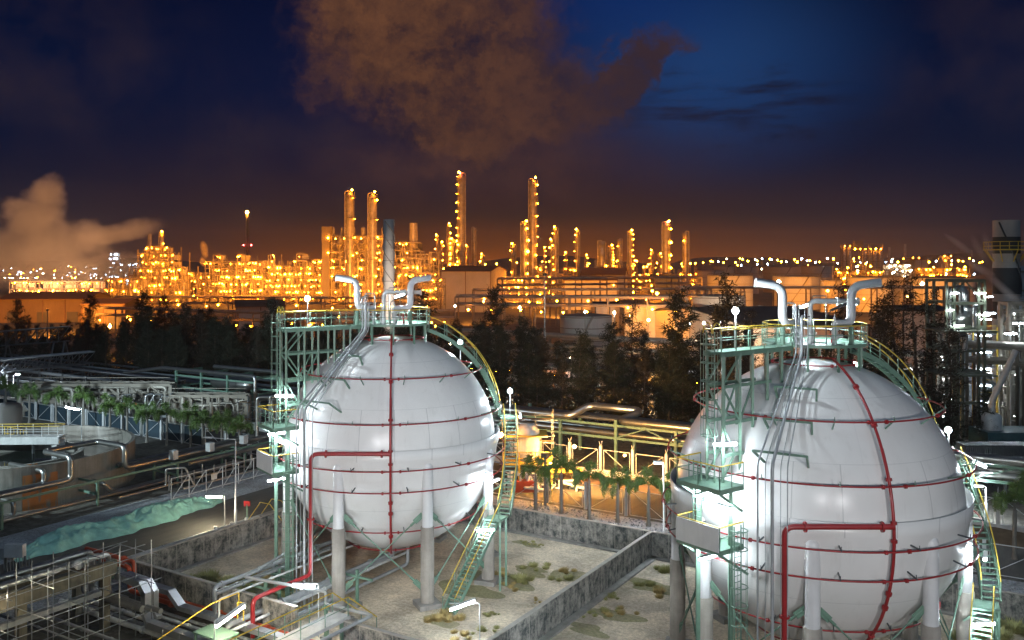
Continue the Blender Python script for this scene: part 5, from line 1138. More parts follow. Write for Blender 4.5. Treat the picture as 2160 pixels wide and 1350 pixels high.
column_tower('stout bright column joined to the second tallest column', 1106, 462, 13, 470, 7, 1, 5, lamp_r=(.5, .8))
column_tower('short lit column left of the pair beyond the warehouse end', 1083, 520, 9, 517, 5, -1, 6)
column_tower('plain unlit column right of the tallest one', 1000, 560, 8, 480, 0, 1, 7, top_lamp=False)
for k, (px, w_, py, nl, lab) in enumerate([(946, 4.5, 474, 13, 'slim column dotted with lamps, just left of the tallest column'), (922, 4, 498, 6, 'thin short column behind the right end of the furnace'), (931, 5, 513, 7, 'thin lamp-dotted column behind the warehouse left end'), (955, 6, 506, 10, 'lamp-dotted short column between the slim and the tallest ones'), (962, 4.5, 511, 8, 'shortest lamp-dotted column touching the tallest one'), (985, 5, 520, 6, 'small lit column right of the tallest one')]):
    column_tower(lab, px, 620, w_, py, nl, -1 if k % 2 else 1, 20 + k, 'lit_column', plats=3)
column_tower('lit column with a platform, third to the right of the second tallest', 1172, 520, 9, 482, 6, -1, 8); column_tower('thin plain column beside the lit one with a platform', 1163, 530, 4, 508, 4, -1, 9, plats=2)
column_tower('slim column with lamps up its left side, midway to the red-topped column', 1218, 520, 7.5, 487, 8, -1, 10); column_tower('broad dull column with a flat head and no lamps', 1269, 500, 14, 509, 1, 1, 11, top_lamp=False, dome=False)
column_tower('short lamp-covered tower just right of the broad dull column', 1287, 600, 10, 520, 16, 1, 12, 'lit_column'); column_tower('slender column with a bright middle platform', 1307, 540, 8, 504, 4, -1, 13, top_lamp=False)
column_tower('bright slim column with lamps in two rows', 1329, 520, 9, 489, 12, 1, 14); column_tower('stout column topped by a red beacon', 1405, 480, 15, 470, 6, 1, 15, red=True, plats=6, lamp_r=(.5, .8)); column_tower('last column on the right, cluster of pipes, single lamp', 1446, 500, 11, 489, 3, -1, 16, plats=6, top_lamp=False)
for k, (px, w_, py, lab) in enumerate([(1148, 3, 524, 'tiny lit column left of the platform column'), (1194, 4, 535, 'tiny lit column right of the platform column'), (1236, 4, 540, 'tiny lit column right of the slim left-lit one'), (1375, 6, 530, 'small lit column left of the red-topped one'), (1391, 6, 537, 'small lit column touching the red-topped one'), (1018, 6, 538, 'small lit column cluster behind the warehouse roof')]): column_tower(lab, px, 700, w_, py, 8, -1 if k % 2 else 1, 40 + k, 'lit_column', plats=2)
column_tower('distant flare stack with a flame lamp, alone left of the furnace', 522, 900, 4.5, 452, 0, 1, 17, 'flare_stack', mat_='plant_dark', dome=False, plats=2, top_lamp=False, red=False)
o = [x for x in bpy.data.objects if x.name.startswith('flare_stack')][0]; bulb(o, (0, -1.5, zat(448, 900)), 1.6, 'sodium_bright', 'flame'); bulb(o, (-3.5, -2, zat(517, 900)), .9, 'red_beacon'); bulb(o, (4.5, -2, zat(517, 900)), .9, 'red_beacon')
mb = MB(); 
for s in (-1, 1): mb.beam((s * 4.5, 0, 0), (s * 1.2, 0, zat(480, 900)), .5)
for k in range(9): z = k * 5.0; mb.beam((-4.5 + .4 * k, 0, z), (4.5 - .4 * (k + 1), 0, z + 5), .3)
mb.build('lattice', M['plant_dark'], o)
# long lower plant left of the furnace, four heads
stp = lambda t: (.93 if .04 < t % .25 < .17 else .80) if t > .1 else .6
process_block('cracker_unit', 'long amber cracker unit with four small heads, left half', 'process unit', 416, 552, 538, 500, 24, 3.6, 4.6, 31, 98, pipes=210, steps=lambda t: .62 if t < .12 else (1.0 if (.22 < t < .36 or .62 < t < .78) else .86), vessels=8, lamp_r=(.28, .44))
process_block('cracker_unit', 'long amber cracker unit right half, ending at the furnace building', 'process unit', 553, 680, 536, 500, 24, 3.6, 4.6, 32, 96, pipes=200, steps=lambda t: 1.0 if (.06 < t < .2 or .5 < t < .66) else (.86 if t < .8 else .9), vessels=8, lamp_r=(.28, .44))
# far left stepped unit
process_block('stepped_unit', 'stepped amber process unit with twin short stacks, right of the steam cloud', 'process unit', 272, 384, 520, 470, 24, 3.7, 4.6, 33, 74, pipes=160, steps=lambda t: .62 if t < .14 else (.95 if t < .3 else (1.0 if t < .72 else (.9 if t < .86 else .66))), vessels=6)
process_block('low_process_unit', 'low dim amber unit between the sheds and the stepped unit', 'process unit', 222, 300, 588, 440, 20, 4.2, 6, 34, 22, pipes=50, vessels=3)
process_block('low_process_unit', 'low amber unit linking the stepped unit and the cracker', 'process unit', 378, 424, 575, 505, 20, 4.2, 6, 35, 18, pipes=40, vessels=2)
column_tower('left of two short stacks on the stepped unit', 317, 476, 4.5, 494, 1, 1, 51, 'furnace_stack', dome=False, plats=1, top_lamp=False); column_tower('right taller of two short stacks on the stepped unit, lamp on its head', 341, 474, 7, 492, 3, 1, 52, 'furnace_stack', dome=False, plats=2)
process_block('white_lit_tower', 'distant tower lit by blue-white lamps left of the stepped unit', 'process unit', 231, 249, 534, 900, 12, 5, 5, 36, 24, pipes=12, lamp_kind='blue_lamp', lamp_r=(.7, 1.0), vessels=0)
process_block('white_lit_unit', 'distant low row of blue-white lamps below the white tower', 'process unit', 219, 290, 556, 920, 14, 5, 8, 37, 22, pipes=12, lamp_kind='blue_lamp', lamp_r=(.7, 1.0), vessels=0)
for k, (a, b, t, Y, n_, lab) in enumerate([(936, 1010, 540, 600, 40, 'cluster of lamps and pipes at the foot of the tallest column'), (1128, 1260, 549, 560, 36, 'low lamp-strewn units right of the second tallest column'), (1262, 1345, 543, 600, 40, 'low lamp-strewn units around the bright slim column'), (1345, 1400, 545, 520, 24, 'low unit with arched pipes left of the red-topped column'), (1434, 1470, 560, 520, 14, 'low lit unit at the foot of the last column')]):
    process_block('low_process_unit', lab, 'process unit', a, b, t, Y, 18, 4.5, 7, 60 + k, n_, pipes=60, vessels=5, lamp_r=(.3, .46), steps=lambda q, k=k: .55 + .45 * abs(math.sin(q * 7 + k)))
process_block('low_process_unit', 'amber unit at the feet of the column pair, between warehouse and pipe bridges', 'process unit', 1066, 1150, 585, 430, 16, 4.4, 6, 70, 30, pipes=60, vessels=4)
process_block('low_process_unit', 'brown pipe structure before the furnace right half', 'process unit', 872, 940, 588, 400, 14, 4.2, 5, 71, 14, pipes=60, vessels=3, casing=False)
# grey stack with spiral strakes, nearer
o = thing('spiral_stack', 'tall grey stack wound with a dark spiral strake behind the smaller sphere', 'chimney', *place(820, 215)); hh = zat(463, 215); rad = 1.36
MB().lathe([(rad, 0), (rad, hh), (rad * .88, hh), (rad * .88, hh - 1)], 28).build('shell', mat('stack_grey', (.40, .39, .38), .6, var=.2, vscale=.5, streak=.15), o)
mb = MB()
for k in range(3): mb.tube([((rad + .1) * math.cos(2 * math.pi * k / 3 + t * .32), (rad + .1) * math.sin(2 * math.pi * k / 3 + t * .32), hh - .4 - t * .62) for t in range(26)], .12, 4)
mb.build('strakes', M['plant_dark'], o); mb = MB()
for z in range(3, int(hh), 5): mb.ring((0, 0, z), rad + .02, .06, 28, 4)
mb.build('joint_rings', M['plant_dark'], o)
# warehouse, sheds
def shed(name, label, px0, px1, py_eave, py_ridge, Y, depth, wall, roof, rot=0.0, gable=True, doors=0):
    W = (px1 - px0) * Y / F; he, hr = zat(py_eave, Y), zat(py_ridge, Y); o = thing(name, label, 'building', *place((px0 + px1) / 2, Y, rot)); x = W / 2
    mb = MB(); P = [(-x, 0), (x, 0), (x, depth), (-x, depth)]
    mb.add([(a, b, 0) for a, b in P] + [(a, b, he) for a, b in P] + [(x, depth / 2, hr), (-x, depth / 2, hr)], [(0, 1, 5, 4), (1, 2, 6, 8, 5), (2, 3, 7, 6), (3, 0, 4, 9, 7)]); mb.build('walls', M[wall], o)
    rb = MB(); rb.beam((-x - .4, depth * .25 - .3, (he + hr) / 2 + .2), (x + .4, depth * .25 - .3, (he + hr) / 2 + .2), math.hypot(depth / 2 + .8, hr - he), .2, up=(0, -(hr - he), depth / 2)); rb.beam((-x - .4, depth * .75 + .3, (he + hr) / 2 + .2), (x + .4, depth * .75 + .3, (he + hr) / 2 + .2), math.hypot(depth / 2 + .8, hr - he), .2, up=(0, (hr - he), depth / 2)); rb.build('roof', M[roof], o)
    n = max(2, int(W / 8)); rm = MB().box((0, -.12, he / 2), (.28, .2, he)).mesh('wall_rib', M[roof])
    for k in range(n + 1): inst('wall_rib', rm, o, (-x + W * k / n, 0, 0))
    for k in range(doors): MB().box((-x + W * (k + .5) / doors, -.08, 2), (4, .12, 4)).build('door', M['plant_dark'], o)
    return o, W, he
mat('brown_roof', (.20, .10, .06), .7, vscale=.2); mat('brown_wall', (.26, .17, .09), .7, vscale=.2, streak=.4); mat('dark_roof', (.035, .04, .045), .7, vscale=.2)
shed('warehouse', 'long pale amber warehouse with a brown ribbed roof below the tallest column', 928, 1036, 573, 562, 400, 34, 'plant_wall', 'brown_roof', R_(-12))
shed('amber_building', 'low amber building with a brown roof right of the column pair', 1225, 1318, 580, 567, 470, 26, 'plant_wall', 'brown_roof', R_(-10)); shed('amber_building', 'smaller brown-roofed building in front of the low amber one', 1190, 1302, 592, 585, 420, 20, 'plant_wall', 'brown_roof')
shed('gabled_shed', 'dark gabled shed left of the smaller sphere below the cracker', 500, 600, 648, 637, 300, 24, 'plant_wall', 'brown_roof', R_(18)); shed('brown_shed', 'long brown shed at far left under the steam cloud', 0, 180, 632, 620, 330, 26, 'brown_wall', 'brown_roof', R_(6), doors=3); shed('brown_shed', 'second brown shed right of the long one at far left', 175, 262, 642, 634, 300, 20, 'brown_wall', 'brown_roof', R_(6), doors=2)
shed('amber_building', 'bright amber wall building seen through the trees between the spheres', 1318, 1412, 642, 638, 230, 14, 'plant_wall', 'plant_dark', 0, doors=0); shed('white_building', 'small pale building between the pipe bridges and the bright amber wall', 1256, 1316, 646, 640, 240, 10, 'plant_wall', 'dark_roof')
shed('dark_roofed_shed', 'dark-roofed shed with a pale end wall behind the larger sphere', 1572, 1850, 690, 664, 185, 60, 'plant_wall', 'dark_roof', R_(14)); shed('low_shed', 'low pale shed right of the dark-roofed one', 1905, 2010, 657, 650, 190, 14, 'plant_wall', 'dark_roof')
shed('far_building', 'far amber block building right of the twin chimneys', 1930, 1958, 548, 545, 900, 30, 'plant_wall', 'brown_roof'); shed('small_far_shed', 'dark low building left of the last column', 1380, 1432, 584, 580, 460, 12, 'plant_dark', 'dark_roof')
# tanks
def tank(label, px0, px1, py_top, Y, k=0, paint='tank_paint', rail=True):
    rad = (px1 - px0) * Y / F / 2; hh = zat(py_top, Y); o = thing('storage_tank', label, 'storage tank', *place((px0 + px1) / 2, Y + rad))
    MB().lathe([(rad, 0), (rad, hh)][::-1], 48).build('shell', M[paint], o); MB().lathe([(.001, hh + rad * .07), (rad * .5, hh + rad * .05), (rad + .1, hh)], 48, smooth=False).build('roof', M['plant_steel'], o)
    if rail:
        mb = MB().ring((0, 0, hh + 1.1), rad - .1, .06, 48, 4); 
        for i in range(32): mb.cyl(((rad - .1) * math.cos(i * .196), (rad - .1) * math.sin(i * .196), hh), ((rad - .1) * math.cos(i * .196), (rad - .1) * math.sin(i * .196), hh + 1.1), .05, 4)
        mb.build('roof_rail', M['plant_steel'], o)
    mb = MB()
    for q in (.25, .5, .75, .97): mb.ring((0, 0, hh * q), rad + .02, .09, 48, 4)
    mb.build('girders', M['plant_steel'], o); mb = MB(); n = 22; a0 = -2.3
    for i in range(n): a = a0 + i * .04; b = a + .04; mb.beam(((rad + .5) * math.cos(a), (rad + .5) * math.sin(a), hh * i / n), ((rad + .5) * math.cos(b), (rad + .5) * math.sin(b), hh * (i + 1) / n), .9, .3)
    mb.build('spiral_stair', M['plant_steel'], o); return o
tank('big white tank with a roof rail behind the trees, left of the dark-roofed shed', 1457, 1573, 626, 215); tank('amber tank above the white tank, first of the long row', 1466, 1528, 571, 560); tank('amber tank behind the white one, partly hidden by the pipe bridge', 1492, 1588, 582, 430)
tank('dull small tank second in the far row', 1506, 1548, 563, 640, paint='plant_wall'); tank('dull tank third in the far row', 1553, 1600, 563, 640, paint='plant_wall'); tank('wide dull tank fourth in the far row', 1610, 1690, 563, 660, paint='plant_wall'); tank('amber tank with a glowing lamp spot, in front of the far row', 1630, 1732, 584, 420); tank('amber tank in the far row left of the silos', 1690, 1756, 561, 600)
tank('small greyish tank in a gap between two amber tanks', 1731, 1774, 592, 400, paint='plant_wall'); tank('wide amber tank below the silos', 1786, 1882, 586, 400); tank('greyish tank right of the one below the silos', 1878, 1916, 584, 420, paint='plant_wall'); tank('widest amber tank with a bright round lamp spot, left of the floodlit structure', 1920, 2052, 587, 380); tank('low round tank with a cone roof between the spheres', 1180, 1292, 668, 190, rail=False)
tank('dim tank behind the last column', 1452, 1500, 577, 620, paint='plant_wall')
# silos and thin chimneys at right
o = thing('silo_block', 'block of tall amber silos with lamps on top, above the right-hand tanks', 'silos', *place(1818, 900)); sh = zat(521, 900); lp = []
for k in range(8):
    x = -18.5 + 5.3 * k
    if k != 2 and k != 3: MB().lathe([(.8, 6), (2.3, 9), (2.3, sh - (1 if k < 2 else 3)), (.001, sh + 1 - (1 if k < 2 else 3))], 16).build('silo', M['plant_pipe'], o, loc=(x, 0, 0))
    lp += [(x, -2.5, sh + 1 - (0 if k < 2 else 3)), (x + 1.5, -3, 8)]
mb = MB(); r = random.Random(8)
for x in (-20.5, -10, -2, 8, 20.5):
    for y in (-2.6, 2.6): mb.box((x, y, sh / 2 + 1), (.5, .5, sh + 4))
for z in range(6, int(sh) + 5, 6): mb.box((0, -2.6, z), (41, .4, .5))
for k in range(10): x = -20 + 4 * k; mb.beam((x, -2.7, 0), (x + 4, -2.7, 6), .4)
mb.build('frame', M['plant_steel'], o); MB().box((-4, 0, sh + 2), (9, 5, 9)).build('lift_house', M['plant_steel'], o)
lampset(o, lp + [(-6, -3.2, 12), (-5, -3.2, 20), (-4, -3.2, 28)], 'sodium', (.6, .9), 8)
column_tower('left thinner of two bare chimneys right of the silos', 1876, 900, 3.2, 522, 0, 1, 61, 'chimney', dome=False, plats=1, top_lamp=False); column_tower('right taller of two bare chimneys right of the silos', 1909, 900, 3.8, 515, 0, 1, 62, 'chimney', dome=False, plats=1, top_lamp=False); column_tower('faint chimney near the steam wisps by the grey stack', 2050, 900, 2.4, 528, 0, 1, 63, 'chimney', dome=False, plats=1, top_lamp=False)
for k, (px, lab) in enumerate([(1986, 'left of two small lit silos far right'), (1999, 'right of two small lit silos far right')]): column_tower(lab, px, 850, 11, 542, 3, 1, 70 + k, 'lit_column', plats=1)
process_block('white_lit_unit', 'white floodlit unit at the foot of the bare chimneys', 'process unit', 1868, 1922, 558, 800, 14, 5, 7, 81, 26, pipes=40, lamp_kind='warm_lamp', lamp_r=(.6, .95), wall='white_concrete', vessels=3)
process_block('low_process_unit', 'amber low unit between the chimneys and the two small silos', 'process unit', 1930, 2046, 566, 700, 14, 5, 8, 82, 46, pipes=60, vessels=4, lamp_r=(.5, .8)); process_block('low_process_unit', 'small amber unit below the left end of the silos', 'process unit', 1764, 1790, 572, 620, 10, 4, 5, 83, 18, pipes=30, vessels=1, lamp_r=(.4, .6)); process_block('low_process_unit', 'amber pipes below the silos right end', 'process unit', 1792, 1862, 571, 650, 10, 4, 8, 84, 18, pipes=40, vessels=1, lamp_r=(.5, .7))
# long pipe bridges between the trees and the plant
def bridge(label, px0, Y0, px1, Y1, z, n_p, lamps_n=0, kind='sodium', seed=1, w_=4, lamp_r=.25, lv=2):
    a, b = Vector(at(px0, Y0) + (0,)), Vector(at(px1, Y1) + (0,)); L = (b - a).length; o = thing('pipe_bridge', label, 'pipe rack', tuple(a), math.atan2(b.y - a.y, b.x - a.x)); r = random.Random(seed); mb, pm = MB(), MB(); n = max(2, int(L / 9))
    for k in range(n + 1):
        for y in (0, w_): mb.box((L * k / n, y, z / 2), (.35, .35, z))
        for q in range(lv): mb.box((L * k / n, w_ / 2, z - .2 - 2.2 * q), (.25, w_, .35))
    for q in range(lv):
        for y in (0, w_): mb.box((L / 2, y, z - 2.2 * q), (L, .2, .35))
        for k in range(n_p): y = w_ * (k + .5) / n_p; pm.cyl((0, y, z + .35 - 2.2 * q), (L, y, z + .35 - 2.2 * q), r.choice([.12, .2, .3]), 7)
    mb.build('rack_frame', M['plant_steel'], o); pm.build('rack_pipes', M['plant_pipe'], o)
    for k in range(lamps_n): bulb(o, (L * (k + r.uniform(.2, .8)) / lamps_n, -.5, z - r.uniform(2.4, 4)), lamp_r * r.uniform(.8, 1.2), kind)
    return o
bridge('highest long pipe bridge running right from the column pair to the right-hand tanks', 1060, 300, 1480, 330, zat(588, 310), 4, 5, seed=1, w_=5)
bridge('second long pipe bridge below the highest one', 1000, 260, 1500, 270, zat(612, 265), 5, 8, seed=2, w_=5, lamp_r=.3); bridge('third long pipe bridge, curving away behind the white tank', 960, 235, 1450, 225, zat(628, 230), 4, 9, seed=3, lamp_r=.3); bridge('long thin pipe bridge in front of the right-hand amber tanks', 1430, 250, 2060, 250, zat(608, 250), 2, 2, seed=4, lv=1)
bridge('pipe bridge with lamps just behind the trees between the spheres', 930, 205, 1480, 170, 6.5, 5, 14, 'warm_lamp', 5, lamp_r=.2); bridge('low pipe bridge hidden among the trees between the spheres', 880, 170, 1560, 140, 6.0, 5, 16, 'sodium', 6, lamp_r=.26); bridge('pipe bridge with white lamps behind the trees right of the smaller sphere', 900, 150, 1500, 128, 5.5, 5, 10, 'white_lamp', 7, lamp_r=.12)
bridge('pipe bridge with amber lamps behind the trees left of the smaller sphere', 200, 280, 700, 240, 8, 4, 9, 'sodium', 8, lamp_r=.25); bridge('lamp-dotted pipe bridge below the cracker behind the trees', 240, 340, 880, 330, 9, 4, 12, 'sodium', 9, lamp_r=.34); bridge('pipe bridge with white lamps behind the trees right of the larger sphere', 1780, 150, 2110, 140, 7, 5, 6, 'white_lamp', 10, lamp_r=.16)
bridge('brown pipe bridge behind the warehouse front at the smaller sphere crown', 620, 260, 960, 280, 7, 4, 8, 'sodium', 11, lamp_r=.28)
# lamp posts among the plant and beyond
def lamp_post(px, Y, py, kind, rr, label, group):
    h = max(3, zat(py, Y)); o = thing('lamp_post', label, 'lamp post', at(px, Y) + (0,), 0, group); MB().cyl((0, 0, 0), (0, 0, h), .09 if Y < 400 else .2, 5).build('pole', M['plant_steel'], o); bulb(o, (0, 0, h + rr * .8), rr, kind); return o
for px, Y, py, kind, rr, lab in [(232, 210, 692, 'sodium_bright', .55, 'brightest orange lamp post at left among the dark trees'), (310, 200, 685, 'sodium', .28, 'small orange lamp post right of the brightest one at left'), (275, 230, 676, 'sodium', .28, 'orange lamp post above and right of the brightest one at left'), (1643, 405, 597, 'warm_lamp', .9, 'round glowing lamp before the amber tank left of the larger sphere vent'), (1945, 365, 602, 'warm_lamp', .9, 'round glowing lamp before the widest amber tank'), (1746, 240, 616, 'sodium', .42, 'orange lamp post below the small greyish tank'), (1914, 240, 628, 'sodium', .35, 'orange lamp post low before the widest amber tank'),
                          (1386, 240, 622, 'sodium', .5, 'orange lamp post above the bright amber wall'), (1376, 240, 616, 'sodium', .35, 'small orange lamp left above the bright amber wall'), (1425, 180, 660, 'sodium', .3, 'orange lamp right of the bright amber wall'), (1488, 300, 609, 'sodium', .4, 'orange lamp left of the white tank roof'), (960, 190, 648, 'warm_lamp', .3, 'warm lamp post among the trees right of the smaller sphere'), (1096, 180, 651, 'warm_lamp', .3, 'warm lamp post left of the low cone-roofed tank'), (1234, 175, 660, 'warm_lamp', .28, 'warm lamp post in front of the low cone-roofed tank'), (1296, 170, 662, 'white_lamp', .26, 'white lamp post right of the low cone-roofed tank'), (1020, 280, 638, 'sodium', .4, 'orange lamp post below the pale warehouse'), (1328, 225, 668, 'sodium_bright', .25, 'orange lamp post at the bright amber wall left end'), (1368, 222, 678, 'sodium_bright', .4, 'brightest lamp at the foot of the bright amber wall'), (918, 160, 690, 'sodium', .22, 'orange lamp by the smaller sphere shoulder'), (715, 200, 671, 'sodium', .25, 'orange lamp above the smaller sphere catwalk'),
                          (1455, 150, 686, 'white_lamp', .2, 'white lamp left of the white tank foot'), (1485, 150, 684, 'white_lamp', .22, 'white lamp at the white tank foot'), (1520, 150, 682, 'white_lamp', .18, 'white lamp right of the white tank foot'), (2048, 120, 792, 'white_lamp', .22, 'starry white lamp below the floodlit steel structure')]:
    lamp_post(px, Y, py, kind, rr, lab, None)
o = thing('high_mast', 'tall thin mast rising from the cone-roofed tank towards the second tallest column', 'mast', at(1149, 185) + (0,)); MB().lathe([(.25, 0), (.2, 6), (.14, zat(582, 185))], 10).build('pole', M['galvanised'], o); MB().lathe([(.001, 0), (.5, .1), (.5, .4), (.2, .6), (.001, .6)], 10).build('head', M['dark_steel'], o, loc=(0, 0, zat(582, 185)))
r = random.Random(99)
for k in range(64):      # far town lights at the left, under the steam
    px, py = r.uniform(-10, 225), r.choice([r.uniform(560, 605), r.uniform(572, 590)]); lamp_post(px, 1100, py, r.choice(['blue_lamp', 'far_white', 'warm_lamp', 'sodium']), r.uniform(.8, 1.3), 'tiny far lamp in the pale town lights at the far left', 'far town lights at left')
for k in range(58):
    px = 1480 + 600 * (k + r.random()) / 58; lamp_post(px, 1500, r.uniform(546, 556), r.choice(['sodium', 'sodium', 'sodium', 'warm_lamp', 'blue_lamp']), r.uniform(1.0, 2.1), 'tiny far orange lamp along the horizon above the right-hand tanks', 'far horizon lamps at right')
for k in range(40):
    px = 1500 + 560 * (k + r.random()) / 40; lamp_post(px, 760, r.uniform(558, 580), r.choice(['sodium', 'sodium', 'warm_lamp', 'blue_lamp']), r.uniform(.5, .95), 'small lamp among the right-hand tanks', 'lamps among the right-hand tanks')
for k in range(24):
    px = 1000 + 480 * (k + r.random()) / 24; lamp_post(px, 1100, r.uniform(549, 560), 'sodium', r.uniform(.8, 1.3), 'tiny far orange lamp behind the lit columns', 'far lamps behind the columns')
# low hills on the horizon
mb = MB(); r = random.Random(17); vs = []
for i in range(121):
    X = -5200 + 10400 * i / 120; h = 25 + 22 * math.sin(i * .21 + 1) + 14 * math.sin(i * .53) + r.uniform(-3, 3) + (30 if X > 900 else 0)
    for dy_, z in ((0, -5), (260, max(8, h)), (700, max(6, h * .8)), (1100, -5)): p = site(X, 4200 + dy_); vs.append((p[0], p[1], z))
mb.add(vs, [(i * 4 + j, (i + 1) * 4 + j, (i + 1) * 4 + j + 1, i * 4 + j + 1) for i in range(120) for j in range(3)], True); tag(mb.build('hills', M['soil'], None), kind='structure')
# added shielded amber floodlights that brighten the tanks, warehouse and furnace
def fill_flood(label, px, Y, h, tpx, tY, tz, energy, size=70, col=SOD):
    x, y = at(px, Y); t = at(tpx, tY) + (tz,); o = thing('flood_mast', label, 'flood mast', (x, y, 0)); MB().cyl((0, 0, 0), (0, 0, h), .12, 6).build('mast', M['plant_steel'], o); d = (Vector(t) - Vector((x, y, h))).normalized()
    hd = MB().beam(Vector((0, 0, h)) - d * .35, Vector((0, 0, h)) + d * .25, .7, .5).build('lamp_head', M['dark_steel'], o); ld = bpy.data.lights.new('flood', 'SPOT'); l = bpy.data.objects.new('flood_lamp', ld); COL.objects.link(l); adopt(l, hd)
    ld.energy = energy * 9; ld.spot_size = R_(size); ld.spot_blend = .7; ld.shadow_soft_size = .4; ld.color = col; l.location = Vector((0, 0, h)) + d * .4; l.rotation_euler = d.to_track_quat('-Z', 'Y').to_euler()
AF = (1.0, .33, .04)
for px, Y, h, tpx, tY, tz, e, lab in [(1000, 300, 9, 985, 400, 10, 26000, 'amber flood mast before the pale warehouse'), (1560, 300, 8, 1600, 460, 10, 55000, 'amber flood mast before the first right-hand tanks'), (1740, 290, 8, 1740, 420, 10, 55000, 'amber flood mast before the middle right-hand tanks'), (1960, 280, 8, 1960, 400, 10, 55000, 'amber flood mast before the widest amber tank'), (1500, 165, 9, 1515, 230, 9, 9000, 'flood mast before the white tank'), (1365, 195, 6, 1365, 235, 5, 6000, 'amber flood mast before the bright amber wall'), (100, 250, 9, 100, 335, 6, 60000, 'amber flood mast before the long brown shed'), (335, 385, 9, 330, 470, 12, 45000, 'amber flood mast before the stepped unit'), (760, 380, 9, 755, 470, 16, 80000, 'amber flood mast before the furnace building'), (550, 400, 9, 550, 500, 12, 70000, 'amber flood mast before the cracker'), (1180, 340, 9, 1240, 450, 8, 60000, 'amber flood mast before the low amber buildings'), (1660, 150, 8, 1700, 210, 6, 5000, 'flood mast before the dark-roofed shed')]:
    fill_flood(lab, px, Y, h, tpx, tY, tz, e, 80, (1.0, .75, .5) if 'white tank' in lab else AF)
fill_flood('white flood mast lighting the grey spiral stack', 850, 190, 9, 822, 215, 18, 9000, 60, (1.0, .8, .62))
# ------------------------------------------------------------------ floodlit plant at the right edge
o = thing('exhaust_stack', 'large grey exhaust stack with dark bands and a yellow railed gallery at the right edge', 'chimney', *place(2123, 125)); hh = zat(465, 125); rad = 1.75
MB().lathe([(rad, 0), (rad, hh)], 36).build('shell', M['stack_grey'], o)
for z0, z1 in ((zat(535, 125), zat(500, 125)), (zat(620, 125), zat(565, 125)), (zat(672, 125), zat(636, 125))): MB().lathe([(rad + .03, z0), (rad + .03, z1)], 36).build('dark_band', M['dark_roof'], o)
MB().tube([((rad + .08) * math.cos(-2.6 + t * .14), (rad + .08) * math.sin(-2.6 + t * .14), hh - .3 - t * .62) for t in range(18)], .14, 4).build('strake', M['dark_roof'], o)
gz = zat(528, 125); mb = MB().lathe([(rad, gz), (rad + 1.2, gz), (rad + 1.2, gz + .15), (rad, gz + .15)][::-1], 24, smooth=False); 
for z in (.6, 1.2): mb.ring((0, 0, gz + z), rad + 1.15, .05, 24, 4)
for k in range(16): mb.cyl(((rad + 1.15) * math.cos(k * .393), (rad + 1.15) * math.sin(k * .393), gz), ((rad + 1.15) * math.cos(k * .393), (rad + 1.15) * math.sin(k * .393), gz + 1.2), .05, 4)
for k in range(8): mb.beam((rad * math.cos(k * .785), rad * math.sin(k * .785), gz - 1.6), ((rad + 1.1) * math.cos(k * .785), (rad + 1.1) * math.sin(k * .785), gz), .12)
mb.build('gallery', M['yellow_paint'], o)
o = thing('boiler_house', 'pale blue-grey ribbed boiler casing behind the exhaust stack at the right edge', 'boiler', *place(2190, 131)); MB().box((0, 3, 11), (7.2, 6, 22)).build('casing', mat('boiler_wall', (.42, .46, .50), .6, vscale=.3, streak=.2), o); mb = MB()
for k in range(8): mb.box((0, -.05, 1.5 + 2.8 * k), (7.3, .2, .25))
for k in range(4): mb.box((-3.5 + 2.33 * k, -.06, 11), (.2, .22, 22))
mb.build('ribs', M['plant_steel'], o)
def tubes_on(o, pts, kind='dim_tube', L=1.2, r_=.05):
    for (x, y, z, a) in pts: lamp_head(o, (x, y, z), a, L, kind, 0, r_)
X = 105; W = lambda px: (px - 2045) * X / F
o = thing('floodlit_structure', 'tall floodlit steel structure with vessels and white tube lamps at right', 'process unit', *place(2045, X)); hz = lambda py: zat(py, X)
fr = MB()
for px in (1996, 2012, 2064, 2076): 
    for y in (0, 5): fr.box((W(px), y, hz(590) / 2), (.3, .3, hz(590)))
for py in (592, 640, 690, 740, 790, 850):
    for y in (0, 5): fr.box((W(2036), y, hz(py)), (W(2076) - W(1996), .25, .35))
fr.beam((W(1996), 0, hz(640)), (W(2036), 0, hz(592)), .15); fr.beam((W(2076), 0, hz(640)), (W(2036), 0, hz(592)), .15); fr.build('frame', mat('olive_steel', (.17, .19, .13), .5, vscale=1), o)
dk = MB()
for py in (698, 790): dk.box((W(2036), 1.5, hz(py)), (W(2096) - W(1986), 6, .18))
dk.build('decks', M['olive_steel'], o)
MB().lathe([(.001, 0), (.8, .2), (1.0, .7), (1.0, 4.2), (.7, 4.8), (.001, 5)], 20).build('vessel', M['cladding'], o, loc=(W(2042), 2, hz(690))); MB().lathe([(.001, -2), (1.2, -1.6), (1.5, -1), (1.5, 1), (1.2, 1.6), (.001, 2)], 20).build('vessel', M['cladding'], o, loc=(W(2046), 2.5, hz(668))).rotation_euler = (R_(90), 0, 0)
mb = MB().pipe([(W(2008), .5, hz(690)), (W(2008), .5, hz(610)), (W(2030), .5, hz(610)), (W(2030), .5, hz(660))], .35, 12, .8); mb.pipe([(W(2052), -.3, hz(690)), (W(2052), -.3, hz(645)), (W(2058), -.3, hz(645))], .25, 10, .5); mb.pipe([(W(2030), -.5, hz(740)), (W(2034), -.5, hz(705)), (W(2018), -.5, hz(705))], .28, 10, .5); mb.build('pipework', M['cladding'], o)
tubes_on(o, [(W(2010), -.6, hz(618), .6), (W(2062), -.6, hz(618), 2.6), (W(2000), -.6, hz(654), .6), (W(2070), -.6, hz(664), 2.7), (W(2083), -.4, hz(626), .5), (W(2084), -.4, hz(660), 2.7), (W(2017), -.6, hz(686), 0)])
